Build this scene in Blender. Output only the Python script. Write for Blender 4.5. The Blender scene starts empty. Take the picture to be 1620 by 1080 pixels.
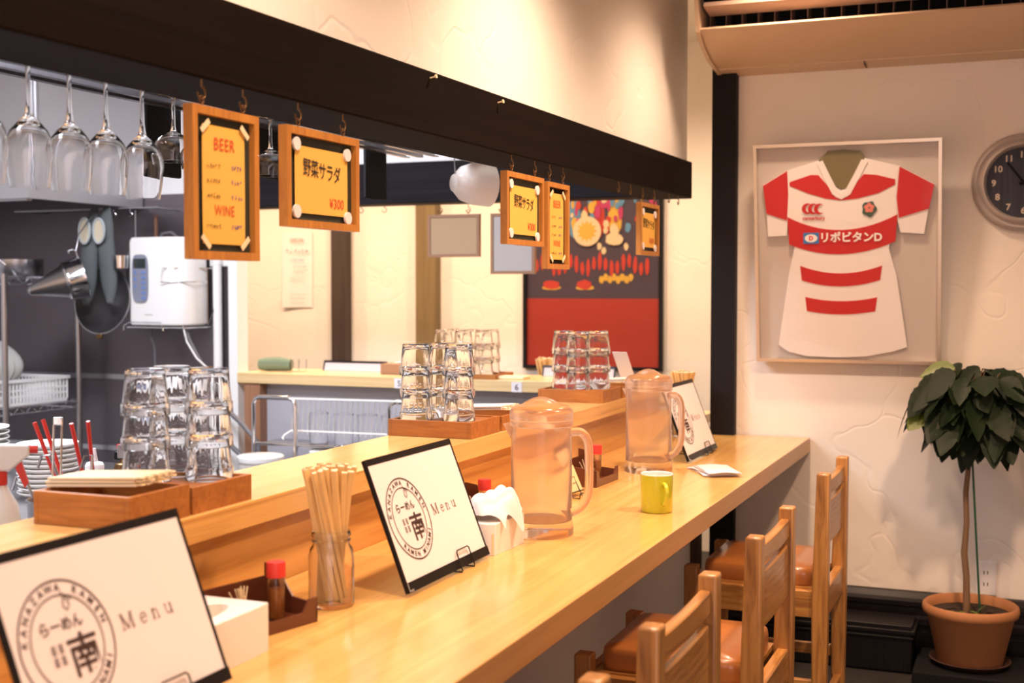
import bpy, bmesh, math, random
from mathutils import Vector, Matrix, Euler
R = math.radians
random.seed(7)
scene = bpy.context.scene
COL = scene.collection

# ------------------------------------------------------------------ camera, world, lights, exposure
cd = bpy.data.cameras.new('camera'); cam = bpy.data.objects.new('camera', cd); COL.objects.link(cam)
cam.location = (0, 0, 1.30)
cam.rotation_euler = (R(90 - 2.434), 0, R(22.17))
cd.sensor_width = 36.0; cd.lens = 36.0 * 2000 / 1620; cd.clip_start = 0.05
cd.dof.use_dof = True; cd.dof.focus_distance = 2.95; cd.dof.aperture_fstop = 4.0
scene.camera = cam
scene.view_settings.view_transform = 'Standard'
scene.view_settings.look = 'None'
scene.view_settings.gamma = 1.0
scene.view_settings.use_curve_mapping = False
scene.view_settings.exposure = 0.90
w = bpy.data.worlds.new('world'); scene.world = w; w.use_nodes = True
w.node_tree.nodes['Background'].inputs[0].default_value = (1.0, 0.66, 0.46, 1)
w.node_tree.nodes['Background'].inputs[1].default_value = 0.55
scene.cycles.max_bounces = 32; scene.cycles.transmission_bounces = 32; scene.cycles.transparent_max_bounces = 64
scene.cycles.sample_clamp_indirect = 4.0

def area(name, loc, rot, size, power, color, size_y=None, spread=180):
    l = bpy.data.lights.new(name, 'AREA'); l.energy = power; l.color = color; l.spread = R(spread)
    l.size = size
    if size_y: l.shape = 'RECTANGLE'; l.size_y = size_y
    else: l.shape = 'DISK'
    o = bpy.data.objects.new(name, l); COL.objects.link(o); o.location = loc; o.rotation_euler = rot
    return o
def spot(name, loc, power, color, angle=110, blend=0.7, r=0.05, tilt=(0, 0, 0)):
    l = bpy.data.lights.new(name, 'SPOT'); l.energy = power; l.color = color; l.spot_size = R(angle); l.spot_blend = blend
    l.shadow_soft_size = r
    o = bpy.data.objects.new(name, l); COL.objects.link(o); o.location = loc; o.rotation_euler = tilt
    return o
WARM = (1.0, 0.67, 0.46); WARM2 = (1.0, 0.70, 0.47); COOL = (0.86, 0.90, 1.0)
for y, p in ((0.4, 28), (1.65, 46), (2.9, 60), (4.05, 36)):
    spot('counter_downlight', (-0.72, y, 2.46), p, WARM, 130, 0.9, 0.07)
spot('room_downlight', (0.15, 2.9, 2.46), 92, (1.0, 0.63, 0.40), 140, 0.9, 0.07)
for x in (-4.4, -3.6, -2.85, -2.1, -1.2):  # leftmost lamp is added to brighten the left part of the far wall
    spot('far_room_downlight', (x, 5.30, 2.46), 45, WARM2, 150, 0.9, 0.08)
area('kitchen_fluorescent', (-2.6, 2.9, 2.44), (0, 0, 0), 1.2, 56, COOL, 0.35)
area('kitchen_fluorescent', (-2.4, 1.2, 2.44), (0, 0, 0), 1.2, 22, COOL, 0.35)
area('shopfront_daylight', (0.4, -1.55, 1.35), (R(90), 0, 0), 2.4, 15, (1.0, 0.80, 0.84), 1.9)

# ------------------------------------------------------------------ materials
MC = {}
def _new(name):
    m = bpy.data.materials.new(name); m.use_nodes = True
    return m, m.node_tree, m.node_tree.nodes['Principled BSDF']
def mat(name, color, rough=0.5, metal=0.0, trans=0.0, emit=None, es=1.0, bump=0.0, bscale=200, coat=0.0, ior=1.45, sss=0.0, alpha=1.0):
    if name in MC: return MC[name]
    m, nt, b = _new(name)
    b.inputs['Base Color'].default_value = (*color, 1); b.inputs['Roughness'].default_value = rough
    if max(color) < .02: b.inputs['Specular IOR Level'].default_value = .25
    b.inputs['Metallic'].default_value = metal; b.inputs['Transmission Weight'].default_value = trans
    b.inputs['IOR'].default_value = ior; b.inputs['Coat Weight'].default_value = coat
    if alpha < 1: b.inputs['Alpha'].default_value = alpha
    if emit: b.inputs['Emission Color'].default_value = (*emit, 1); b.inputs['Emission Strength'].default_value = es
    # a small procedural variation in every surface
    tc = nt.nodes.new('ShaderNodeTexCoord'); n = nt.nodes.new('ShaderNodeTexNoise'); n.inputs['Scale'].default_value = bscale
    n.inputs['Detail'].default_value = 4
    nt.links.new(tc.outputs['Object'], n.inputs['Vector'])
    if bump:
        bp = nt.nodes.new('ShaderNodeBump'); bp.inputs['Strength'].default_value = bump; bp.inputs['Distance'].default_value = 0.002
        nt.links.new(n.outputs['Fac'], bp.inputs['Height']); nt.links.new(bp.outputs['Normal'], b.inputs['Normal'])
    elif trans == 0:
        mr = nt.nodes.new('ShaderNodeMapRange'); mr.inputs['To Min'].default_value = max(0, rough - .04); mr.inputs['To Max'].default_value = min(1, rough + .04)
        nt.links.new(n.outputs['Fac'], mr.inputs['Value']); nt.links.new(mr.outputs[0], b.inputs['Roughness'])
    MC[name] = m; return m
def wood(name, c1, c2, axis='y', freq=22, rough=0.35, coat=0.0, stretch=0.05, fine=0.5, c3=None, seed=0.0):
    if name in MC: return MC[name]
    m, nt, b = _new(name); N = nt.nodes; L = nt.links
    tc = N.new('ShaderNodeTexCoord'); mp = N.new('ShaderNodeMapping')
    s = [freq, freq, freq]; s['xyz'.index(axis)] = freq * stretch
    mp.inputs['Scale'].default_value = s; mp.inputs['Location'].default_value = (seed, seed * 1.7, seed * .6)
    L.new(tc.outputs['Object'], mp.inputs['Vector'])
    n = N.new('ShaderNodeTexNoise'); n.inputs['Scale'].default_value = 1; n.inputs['Detail'].default_value = 5; n.inputs['Distortion'].default_value = 1.2
    L.new(mp.outputs[0], n.inputs['Vector'])
    n2 = N.new('ShaderNodeTexNoise'); n2.inputs['Scale'].default_value = 9; n2.inputs['Detail'].default_value = 3
    L.new(mp.outputs[0], n2.inputs['Vector'])
    mx = N.new('ShaderNodeMix'); mx.data_type = 'FLOAT'; mx.inputs[0].default_value = 0.35 * fine * 2 * .5
    L.new(n.outputs['Fac'], mx.inputs[2]); L.new(n2.outputs['Fac'], mx.inputs[3])
    cr = N.new('ShaderNodeValToRGB'); cr.color_ramp.elements[0].position = .33; cr.color_ramp.elements[1].position = .66
    cr.color_ramp.elements[0].color = (*c2, 1); cr.color_ramp.elements[1].color = (*c1, 1)
    if c3:
        e = cr.color_ramp.elements.new(.5); e.color = (*c3, 1)
    L.new(mx.outputs[0], cr.inputs['Fac']); L.new(cr.outputs['Color'], b.inputs['Base Color'])
    if max(c1) < .03: b.inputs['Specular IOR Level'].default_value = .06
    b.inputs['Roughness'].default_value = rough; b.inputs['Coat Weight'].default_value = coat; b.inputs['Coat Roughness'].default_value = 0.12
    bp = N.new('ShaderNodeBump'); bp.inputs['Strength'].default_value = .08; bp.inputs['Distance'].default_value = .001
    L.new(n2.outputs['Fac'], bp.inputs['Height']); L.new(bp.outputs['Normal'], b.inputs['Normal'])
    MC[name] = m; return m
def plaster(name, color, rough=.9, strength=.35):
    if name in MC: return MC[name]
    m, nt, b = _new(name); N = nt.nodes; L = nt.links
    tc = N.new('ShaderNodeTexCoord')
    n = N.new('ShaderNodeTexNoise'); n.inputs['Scale'].default_value = 3.0; n.inputs['Detail'].default_value = 4; n.inputs['Distortion'].default_value = 1.0; n.inputs['Roughness'].default_value = .4
    L.new(tc.outputs['Object'], n.inputs['Vector'])
    v = N.new('ShaderNodeTexVoronoi'); v.feature = 'DISTANCE_TO_EDGE'; v.inputs['Scale'].default_value = 3.2
    nz = N.new('ShaderNodeTexNoise'); nz.inputs['Scale'].default_value = 2.2; nz.inputs['Detail'].default_value = 3
    L.new(tc.outputs['Object'], nz.inputs['Vector'])
    mv = N.new('ShaderNodeMix'); mv.data_type = 'VECTOR'; mv.inputs[0].default_value = .55
    L.new(tc.outputs['Object'], mv.inputs[4]); L.new(nz.outputs['Color'], mv.inputs[5]); L.new(mv.outputs[1], v.inputs['Vector'])
    mr = N.new('ShaderNodeMapRange'); mr.inputs['From Max'].default_value = .022; L.new(v.outputs['Distance'], mr.inputs['Value'])
    ad = N.new('ShaderNodeMath'); ad.operation = 'ADD'; sc_ = N.new('ShaderNodeMath'); sc_.operation = 'MULTIPLY'; sc_.inputs[1].default_value = .16
    L.new(mr.outputs[0], sc_.inputs[0]); L.new(sc_.outputs[0], ad.inputs[0]); L.new(n.outputs['Fac'], ad.inputs[1])
    bp = N.new('ShaderNodeBump'); bp.inputs['Strength'].default_value = strength; bp.inputs['Distance'].default_value = .012
    L.new(ad.outputs[0], bp.inputs['Height']); L.new(bp.outputs['Normal'], b.inputs['Normal'])
    b.inputs['Base Color'].default_value = (*color, 1); b.inputs['Roughness'].default_value = rough
    MC[name] = m; return m
def glassy(name, tint=(1, 1, 1), rough=0.0, clear=.35, ior=1.45):
    """glass with part of the light going straight through, so stacks stay bright"""
    if name in MC: return MC[name]
    m, nt, b = _new(name); N = nt.nodes; L = nt.links
    b.inputs['Base Color'].default_value = (*tint, 1); b.inputs['Roughness'].default_value = rough
    b.inputs['Transmission Weight'].default_value = 1; b.inputs['IOR'].default_value = ior
    t = N.new('ShaderNodeBsdfTransparent'); t.inputs[0].default_value = (*tint, 1)
    mx = N.new('ShaderNodeMixShader'); mx.inputs[0].default_value = clear
    L.new(b.outputs[0], mx.inputs[1]); L.new(t.outputs[0], mx.inputs[2]); L.new(mx.outputs[0], N['Material Output'].inputs[0])
    MC[name] = m; return m
def frosted(name, color, milk=.3, clear=.45, rough=.35):
    if name in MC: return MC[name]
    m, nt, b = _new(name); N = nt.nodes; L = nt.links
    b.inputs['Base Color'].default_value = (*color, 1); b.inputs['Roughness'].default_value = rough * .6; b.inputs['Specular IOR Level'].default_value = .5
    tl = N.new('ShaderNodeBsdfTranslucent'); tl.inputs[0].default_value = (*color, 1)
    t = N.new('ShaderNodeBsdfTransparent'); t.inputs[0].default_value = (.97, .96, .96, 1)
    a = N.new('ShaderNodeMixShader'); a.inputs[0].default_value = .5
    L.new(b.outputs[0], a.inputs[1]); L.new(tl.outputs[0], a.inputs[2])
    lw = N.new('ShaderNodeLayerWeight'); lw.inputs[0].default_value = .35
    mr = N.new('ShaderNodeMapRange'); mr.inputs['To Min'].default_value = clear; mr.inputs['To Max'].default_value = clear * .22
    L.new(lw.outputs['Facing'], mr.inputs['Value'])
    c = N.new('ShaderNodeMixShader'); L.new(mr.outputs[0], c.inputs[0]); L.new(a.outputs[0], c.inputs[1]); L.new(t.outputs[0], c.inputs[2])
    L.new(c.outputs[0], N['Material Output'].inputs[0])
    MC[name] = m; return m

M_PLASTER = plaster('cream plaster', (.80, .74, .66), strength=.55)
M_PLASTER2 = plaster('cream plaster rough', (.84, .80, .73), strength=.5)
M_KWALL = plaster('white kitchen wall', (.82, .82, .83), strength=.1)
M_CEIL = mat('ceiling paint', (.72, .68, .62), .9)
M_COUNTER = wood('pale laminated counter wood', (.78, .47, .15), (.66, .36, .095), 'y', 26, .22, .35, .045, c3=(.70, .41, .13))
M_EDGE_SHADE = wood('shaded counter edge wood', (.56, .32, .13), (.48, .26, .10), 'y', 60, .35, 0, .03)  # same laminate as the top, with the edge's shade put into the colour
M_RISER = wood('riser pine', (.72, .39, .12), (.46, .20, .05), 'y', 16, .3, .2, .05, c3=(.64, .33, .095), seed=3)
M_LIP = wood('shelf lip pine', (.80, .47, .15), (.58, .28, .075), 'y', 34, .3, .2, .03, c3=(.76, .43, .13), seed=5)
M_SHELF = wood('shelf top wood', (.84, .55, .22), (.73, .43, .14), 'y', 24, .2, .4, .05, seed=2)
M_FCOUNTER = wood('far counter wood', (.80, .58, .30), (.68, .46, .21), 'x', 30, .3, .1, .04)
M_BEAM = wood('dark stained beam', (.009, .0055, .004), (.005, .003, .0025), 'y', 40, .75, 0, .03)
M_BEAMX = wood('dark stained beam crosswise', (.020, .017, .020), (.012, .010, .012), 'x', 40, .6, 0, .03)
M_POST = mat('black post paint', (.006, .005, .006), .65)
M_TRAY = wood('orange stained tray', (.44, .17, .035), (.30, .10, .02), 'x', 55, .45, 0, .1)
M_FRAME = wood('honey wooden frame', (.55, .24, .045), (.38, .145, .025), 'z', 60, .4, 0, .1)
M_OAK = wood('golden oak', (.50, .25, .07), (.21, .085, .022), 'z', 55, .32, .3, .06, c3=(.42, .195, .052))
M_OAKY = wood('golden oak crosswise', (.50, .25, .07), (.21, .085, .022), 'y', 55, .32, .3, .06, c3=(.42, .195, .052))
M_OAKX = wood('golden oak lengthwise', (.50, .25, .07), (.21, .085, .022), 'x', 55, .32, .3, .06, c3=(.42, .195, .052))
M_LEATHER = mat('tan seat leather', (.44, .165, .045), .28, bump=.15, bscale=60, coat=.3)
M_FLOOR = mat('dark grey floor', (.030, .026, .025), .6, bump=.2, bscale=60)
M_BLACK = mat('black plastic', (.007, .006, .007), .4)
M_BLACKM = mat('black matte board', (.005, .005, .006), .8)
M_WIRE = mat('black wire', (.02, .018, .017), .35, .6)
M_CHROME = mat('chrome', (.78, .78, .80), .14, 1.0)
M_STEEL = mat('stainless steel', (.46, .45, .47), .28, 1.0, bump=.05, bscale=80)
M_STEELW = mat('dull stainless wall', (.15, .125, .135), .38, .8, bump=.05, bscale=30)
M_HOOD = mat('brushed hood steel', (.55, .54, .56), .4, .8)
M_WHITE = mat('white plastic', (.84, .82, .80), .35, coat=.2)
M_PAPER = mat('white paper', (.78, .73, .74), .7)
M_YPAPER = mat('yellow kraft paper', (.80, .46, .085), .8)
M_GBOARD = mat('green chalkboard', (.030, .038, .026), .6)
M_RED = mat('red plastic', (.70, .045, .035), .35)
M_JRED = mat('red jersey cloth', (.52, .022, .025), .8, bump=.3, bscale=300)
M_JWHITE = mat('white jersey cloth', (.80, .76, .73), .85, bump=.5, bscale=25)
M_BROWN = mat('brown plastic caddy', (.13, .038, .018), .3, coat=.3)
M_INK = mat('dark brown ink', (.045, .02, .018), .7)
M_INKG = mat('grey brown ink', (.16, .10, .085), .7)
M_BINK = mat('black ink', (.02, .015, .012), .7)
M_RINK = mat('red ink', (.62, .06, .02), .7)
M_BLINK = mat('blue ink', (.10, .10, .35), .7)
M_TUMBLER = glassy('tumbler glass', (1, 1, 1), 0.0, 0.0, 1.36)
M_WGLASS = glassy('wine glass', (1, 1, 1.0), 0.0, 0.0, 1.42)
M_JAR = glassy('jar glass', (1, 1, 1), 0.0, 0.0)
def plastic(name, tint, rough, milk, ior):
    m = glassy(name, tint, rough, milk, ior); nt = m.node_tree
    t = [n for n in nt.nodes if n.type == 'BSDF_TRANSPARENT'][0]; tl = nt.nodes.new('ShaderNodeBsdfTranslucent'); tl.inputs[0].default_value = (.95, .72, .58, 1)
    mx = [n for n in nt.nodes if n.type == 'MIX_SHADER'][0]; nt.links.new(tl.outputs[0], mx.inputs[2]); nt.nodes.remove(t); return m
M_PITCH = plastic('translucent pitcher plastic', (1, .965, .94), .11, .12, 1.25)
M_PITCHLID = plastic('translucent lid plastic', (1, .95, .92), .2, .26, 1.35)
M_BOWLF = frosted('frosted bowl', (.95, .92, .90), clear=.3, rough=.25)
M_BAMBOO = mat('bamboo', (.74, .50, .21), .55, bump=.1)
M_BAMTIP = mat('pale bamboo tip', (.85, .70, .45), .6)
M_MUG = mat('yellow green glaze', (.52, .55, .03), .18, coat=.6)
M_MUGW = mat('white glaze', (.84, .83, .80), .15, coat=.5)
M_TERRA = mat('terracotta', (.40, .17, .065), .7, bump=.3, bscale=80)
M_SOIL = mat('potting soil', (.035, .02, .012), .95, bump=1, bscale=120)
M_LEAF = mat('dark green leaf', (.009, .019, .007), .5, bump=.4, bscale=40)
M_LEAF2 = mat('yellow green leaf', (.10, .14, .012), .4)
M_TRUNK = mat('grey brown trunk', (.20, .115, .06), .85, bump=.6, bscale=90)
M_STAKE = mat('green stake', (.012, .07, .03), .4)
M_CLOTH = mat('grey quilted cloth', (.11, .12, .125), .9, bump=.8, bscale=90)
M_LINING = mat('cream lining', (.62, .54, .40), .9, bump=.5)
M_TOWEL = mat('green towel', (.17, .22, .14), .95, bump=.9, bscale=150)
M_BRASS = mat('aged brass', (.17, .09, .035), .35, .9)

# ------------------------------------------------------------------ mesh builder
class MB:
    def __init__(s): s.v = []; s.f = []
    def box(s, x0, x1, y0, y1, z0, z1, M=None):
        b = len(s.v); P = [(x, y, z) for x in (x0, x1) for y in (y0, y1) for z in (z0, z1)]
        if M: P = [tuple(M @ Vector(p)) for p in P]
        s.v += P
        for q in ((0, 1, 3, 2), (4, 6, 7, 5), (0, 4, 5, 1), (2, 3, 7, 6), (0, 2, 6, 4), (1, 5, 7, 3)): s.f.append(tuple(b + i for i in q))
        return s
    def loft(s, rings, cap=True, closed=True):
        b = len(s.v); n = len(rings[0])
        for r in rings: s.v += [tuple(p) for p in r]
        for i in range(len(rings) - 1):
            for j in range(n if closed else n - 1):
                k = (j + 1) % n
                s.f.append((b + i * n + j, b + i * n + k, b + (i + 1) * n + k, b + (i + 1) * n + j))
        if cap:
            s.f.append(tuple(b + j for j in reversed(range(n)))); s.f.append(tuple(b + (len(rings) - 1) * n + j for j in range(n)))
        return s
    def lathe(s, prof, n=32, M=None, flute=0, fa=0.0, cap=False):
        rings = []
        for (r, z) in prof:
            ring = []
            for i in range(n):
                a = 2 * math.pi * i / n; rr = r * (1 - fa * (0.5 + 0.5 * math.cos(flute * a))) if flute else r
                p = Vector((rr * math.cos(a), rr * math.sin(a), z)); ring.append(tuple(M @ p) if M else tuple(p))
            rings.append(ring)
        return s.loft(rings, cap=cap)
    def cyl(s, r, z0, z1, n=20, M=None, r2=None): return s.lathe([(r, z0), (r if r2 is None else r2, z1)], n, M, cap=True)
    def tube(s, pts, r, n=8, closed=False, cap=True):
        P = [Vector(p) for p in pts]; m = len(P); rings = []; up = None
        for i in range(m):
            if closed: t = (P[(i + 1) % m] - P[i - 1])
            else: t = P[min(i + 1, m - 1)] - P[max(i - 1, 0)]
            t.normalize()
            if up is None: up = t.orthogonal().normalized()
            up = (up - t * up.dot(t)); up = up.normalized() if up.length > 1e-6 else t.orthogonal().normalized()
            w_ = t.cross(up); rr = r[i] if isinstance(r, (list, tuple)) else r
            rings.append([P[i] + (up * math.cos(a) + w_ * math.sin(a)) * rr for a in [2 * math.pi * k / n for k in range(n)]])
        if closed: rings.append(rings[0])
        return s.loft(rings, cap=cap and not closed)
    def prism(s, pts, d0, d1, fn):
        """2D outline pts extruded between depths; fn(a,b,d)->xyz"""
        n = len(pts); b = len(s.v)
        for d in (d0, d1): s.v += [tuple(fn(p[0], p[1], d)) for p in pts]
        s.f.append(tuple(b + i for i in reversed(range(n)))); s.f.append(tuple(b + n + i for i in range(n)))
        for i in range(n):
            k = (i + 1) % n; s.f.append((b + i, b + k, b + n + k, b + n + i))
        return s
    def grid(s, fn, nu, nv):
        b = len(s.v)
        for i in range(nu + 1):
            for j in range(nv + 1): s.v.append(tuple(fn(i / nu, j / nv)))
        for i in range(nu):
            for j in range(nv):
                a = b + i * (nv + 1) + j; s.f.append((a, a + nv + 1, a + nv + 2, a + 1))
        return s
    def text(s, body, size, fn, align='LEFT', spacing=1.0, sx=1.0, bold=0.0):
        c = bpy.data.curves.new('t', 'FONT'); c.body = body; c.size = size; c.align_x = align; c.space_character = spacing; c.resolution_u = 3; c.offset = bold
        o = bpy.data.objects.new('t', c); me = bpy.data.meshes.new_from_object(o)
        b = len(s.v)
        for v in me.vertices: s.v.append(tuple(fn(v.co.x * sx, v.co.y)))
        for p in me.polygons: s.f.append(tuple(b + i for i in p.vertices))
        bpy.data.objects.remove(o); bpy.data.curves.remove(c); bpy.data.meshes.remove(me)
        return s
    def ribbon(s, pts, wd, fn):
        """flat stroke along 2D points"""
        P = [Vector((p[0], p[1])) for p in pts]; b = len(s.v); n = len(P)
        for i in range(n):
            t = P[min(i + 1, n - 1)] - P[max(i - 1, 0)]
            t = t.normalized() if t.length > 0 else Vector((1, 0)); nn = Vector((-t.y, t.x)) * wd / 2
            for q in (P[i] + nn, P[i] - nn): s.v.append(tuple(fn(q.x, q.y)))
        for i in range(n - 1): s.f.append((b + 2 * i, b + 2 * i + 1, b + 2 * i + 3, b + 2 * i + 2))
        return s
    def build(s, name, m, parent=None, bevel=0, smooth=None, sub=0, seg=2):
        me = bpy.data.meshes.new(name); me.from_pydata(s.v, [], s.f); me.update()
        bm = bmesh.new(); bm.from_mesh(me); bmesh.ops.recalc_face_normals(bm, faces=bm.faces); bm.to_mesh(me); bm.free()
        me.materials.append(m)
        o = bpy.data.objects.new(name, me); COL.objects.link(o)
        if parent: o.parent = parent
        if smooth is not None:
            for p in me.polygons: p.use_smooth = True
            me.set_sharp_from_angle(angle=R(smooth))
        if bevel:
            md = o.modifiers.new('bevel', 'BEVEL'); md.width = bevel; md.segments = seg; md.limit_method = 'ANGLE'; md.angle_limit = R(40)
            for p in me.polygons: p.use_smooth = True
            me.set_sharp_from_angle(angle=R(40))
        if sub:
            md = o.modifiers.new('sub', 'SUBSURF'); md.levels = sub; md.render_levels = sub
        return o
def tag(o, label, cat, group=None):
    o['label'] = label; o['category'] = cat
    if group: o['group'] = group
    return o
def thing(name, label, cat, loc=(0, 0, 0), rz=0.0, group=None, rot=None):
    o = bpy.data.objects.new(name, None); o.empty_display_size = .05; COL.objects.link(o)
    o.location = loc; o.rotation_euler = rot if rot else (0, 0, rz)
    return tag(o, label, cat, group)
def struct(name, mb, m, parent=None, **k):
    o = mb.build(name, m, parent, **k)
    if not parent: o['kind'] = 'structure'
    return o
def dup(root, loc=None, rz=None, label=None, group=None, rot=None):
    def cp(o, par):
        c = o.copy(); COL.objects.link(c)
        if par: c.parent = par
        for ch in list(o.children): cp(ch, c)
        return c
    r = cp(root, None)
    if loc is not None: r.location = loc
    if rot is not None: r.rotation_euler = rot
    elif rz is not None: r.rotation_euler = (0, 0, rz)
    if label: r['label'] = label
    if group: r['group'] = group
    return r
def frame_fn(O, U, V, Nn=None):
    O, U, V = Vector(O), Vector(U), Vector(V)
    W = Vector(Nn) if Nn else U.cross(V)
    return lambda a, b, d=0.0: O + U * a + V * b + W * d
def squiggle(mb, x0, x1, y, h, fn, wd=.0012, rnd=random, n=None):
    """illegible handwritten line: a row of small strokes"""
    x = x0
    while x < x1:
        wch = h * rnd.uniform(.7, 1.1)
        for _ in range(3):
            a = (x + rnd.uniform(0, wch * .8), y + rnd.uniform(0, h)); bq = (x + rnd.uniform(0, wch * .8), y + rnd.uniform(0, h))
            mb.ribbon([a, ((a[0] + bq[0]) / 2 + rnd.uniform(-.2, .2) * h, (a[1] + bq[1]) / 2), bq], wd, fn)
        x += wch * 1.15

# ------------------------------------------------------------------ structure
struct('floor', MB().box(-5.2, 2.0, -1.7, 6.2, -.06, 0), M_FLOOR)
struct('ceiling', MB().box(-5.2, 2.0, -1.7, 6.3, 2.5, 2.56), M_CEIL)
struct('wall_back', MB().box(-1.075, 2.0, 4.62, 4.76, 0, 2.5), M_PLASTER)
struct('wall_right', MB().box(1.9, 2.0, -1.7, 4.62, 0, 2.5), M_PLASTER)
struct('wall_far', MB().box(-5.2, 2.0, 6.1, 6.2, 0, 2.5), M_PLASTER)
struct('wall_left', MB().box(-5.2, -5.1, -1.7, 6.1, 0, 2.5), M_KWALL)
# bulkhead over the counter; slightly out of line with the counter as in the room
def bx(y, off=0): return -1.18 - (4.62 - y) * 0.017 + off
BK = MB(); BK.prism([(bx(-1.6), -1.6), (bx(4.62), 4.62), (bx(4.62, -.13), 4.62), (bx(-1.6, -.13), -1.6)], 1.764, 2.5, lambda a, b, d: (a, b, d))
struct('wall_bulkhead', BK, M_PLASTER2)
BM = MB(); BM.prism([(bx(-1.6, .02), -1.6), (bx(4.62, .02), 4.62), (bx(4.62, -.155), 4.62), (bx(-1.6, -.155), -1.6)], 1.63, 1.766, lambda a, b, d: (a, b, d))
struct('beam', BM, M_BEAM, bevel=.004)
# kitchen end wall (steel below, white above) and the serving opening
KW = MB().box(-5.1, -3.24, 4.7, 4.74, 1.72, 2.5); struct('wall_kitchen_upper', KW, M_KWALL)
SW = MB().box(-5.1, -3.24, 4.7, 4.74, 0, 1.72)
sw = struct('wall_kitchen_steel', SW, M_STEELW)
SS = MB()
for z in (.55, .88): SS.box(-5.05, -3.25, 4.692, 4.70, z, z + .022)
struct('trim_1', SS, M_STEEL)
struct('trim_2', MB().box(-3.24, -3.195, 4.66, 4.74, 0, 2.5), M_WHITE)
struct('wall_over_opening', MB().box(-3.195, -1.27, 4.66, 4.78, 1.81, 2.5), M_KWALL)
struct('beam_far', MB().box(-3.195, -1.27, 4.645, 4.79, 1.645, 1.812), M_BEAMX, bevel=.004)
struct('trim_3', MB().box(-1.076, -.988, 4.575, 4.62, 0, 2.5), M_POST)
struct('trim_4', MB().box(-3.525, -3.437, 6.03, 6.1, 0, 2.5), wood('dark brown post', (.055, .034, .024), (.035, .02, .015), 'z', 40, .6, 0, .05))
struct('trim_5', MB().box(-3.01, -2.895, 6.03, 6.1, 0, 2.5), wood('olive brown post', (.21, .145, .06), (.15, .10, .04), 'z', 40, .6, 0, .05))
struct('trim_6', MB().box(-1.135, -1.10, 4.50, 4.56, 0, .705), wood('dark brown post 2', (.07, .035, .02), (.04, .02, .012), 'z', 40, .6, 0, .05))
# baseboard: ribbed black moulding
BB = MB(); prof = [(4.60, 0), (4.565, 0), (4.565, .10), (4.575, .105), (4.575, .125), (4.562, .13), (4.562, .150), (4.578, .157), (4.578, .185), (4.572, .19), (4.572, .205), (4.585, .215), (4.60, .232), (4.62, .235), (4.62, 0)]
BB.prism(prof, -.985, 1.9, lambda a, b, d: (d, a, b)); struct('baseboard_back', BB, mat('black gloss moulding', (.007, .005, .006), .3, coat=.1))

# ------------------------------------------------------------------ the customer counter
bar = thing('bar_counter', 'long pale wooden bar counter running away under the hanging menus', 'counter', (0, 0, 0))
MB().box(-1.268, -.718, -1.2, 4.612, .708, .76).build('counter_top', M_COUNTER, bar, bevel=.002)
c = bpy.data.objects['counter_top']; c.data.materials.append(M_EDGE_SHADE)
for p in c.data.polygons:
    if p.normal.x > .9 or p.normal.y > .9: p.material_index = 1
MB().box(-1.17, -1.13, -1.2, 4.50, 0, .707).build('front_panel', plaster('white panel', (.74, .72, .72), strength=.2), bar)
sh = thing('serving_shelf', 'raised wooden serving shelf behind the bar counter carrying trays of tumblers', 'shelf', (0, 0, .76))
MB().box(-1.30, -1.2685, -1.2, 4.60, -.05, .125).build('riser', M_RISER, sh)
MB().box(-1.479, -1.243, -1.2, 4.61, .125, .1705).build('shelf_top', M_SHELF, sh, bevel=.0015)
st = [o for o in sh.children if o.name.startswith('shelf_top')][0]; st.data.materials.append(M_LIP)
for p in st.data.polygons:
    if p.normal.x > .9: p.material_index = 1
MB().box(-1.46, -1.30, -1.2, 4.60, -.76, .125).build('kitchen_side_panel', M_STEEL, sh)
# far counter across the opening
fc = thing('far_serving_counter', 'pale wooden serving counter across the far kitchen opening, seat labels on its edge', 'counter', (0, 0, 0))
MB().box(-3.195, -1.26, 4.655, 5.0, .885, .93).build('counter_board', M_FCOUNTER, fc, bevel=.002)
MB().box(-3.15, -1.30, 4.72, 4.75, 0, .885).build('back_panel', mat('lilac grey panel', (.40, .39, .43), .5), fc)
MB().box(-3.165, -3.085, 4.665, 4.72, 0, .885).build('end_panel', wood('brown end panel', (.36, .17, .09), (.27, .12, .06), 'z', 40, .5), fc)
MB().box(-3.195, -1.26, 5.0, 5.45, .72, .76).build('lower_counter', M_FCOUNTER, fc)
def seat_label(loc, U, V, num, label, s=.03):
    fn = frame_fn(loc, U, V)
    b = MB(); b.prism([(-s * .5, -s * .45), (s * .5, -s * .45), (s * .5, s * .45), (-s * .5, s * .45)], 0, .001, fn)
    o = tag(b.build('seat_label', M_PAPER), label, 'label', None)
    t = MB(); fn2 = lambda a, q: fn(a, q, .0014); t.text(num, s * .75, lambda a, q: fn2(a - .0, q - s * .26), align='CENTER', bold=.0004)
    t.build('numeral', M_BINK, o)
seat_label((-2.40, 4.654, .905), (1, 0, 0), (0, 0, 1), '5', 'small white seat label on the far counter edge, left of the middle tumbler stacks', .045)
seat_label((-1.876, 4.654, .905), (1, 0, 0), (0, 0, 1), '6', 'small white seat label on the far counter edge, between the middle and far trays', .045)
seat_label((-1.2425, 3.42, .895), (0, 1, 0), (0, 0, 1), '3', 'white seat label taped on the shelf lip behind the nearer pitcher', .05)

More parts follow.
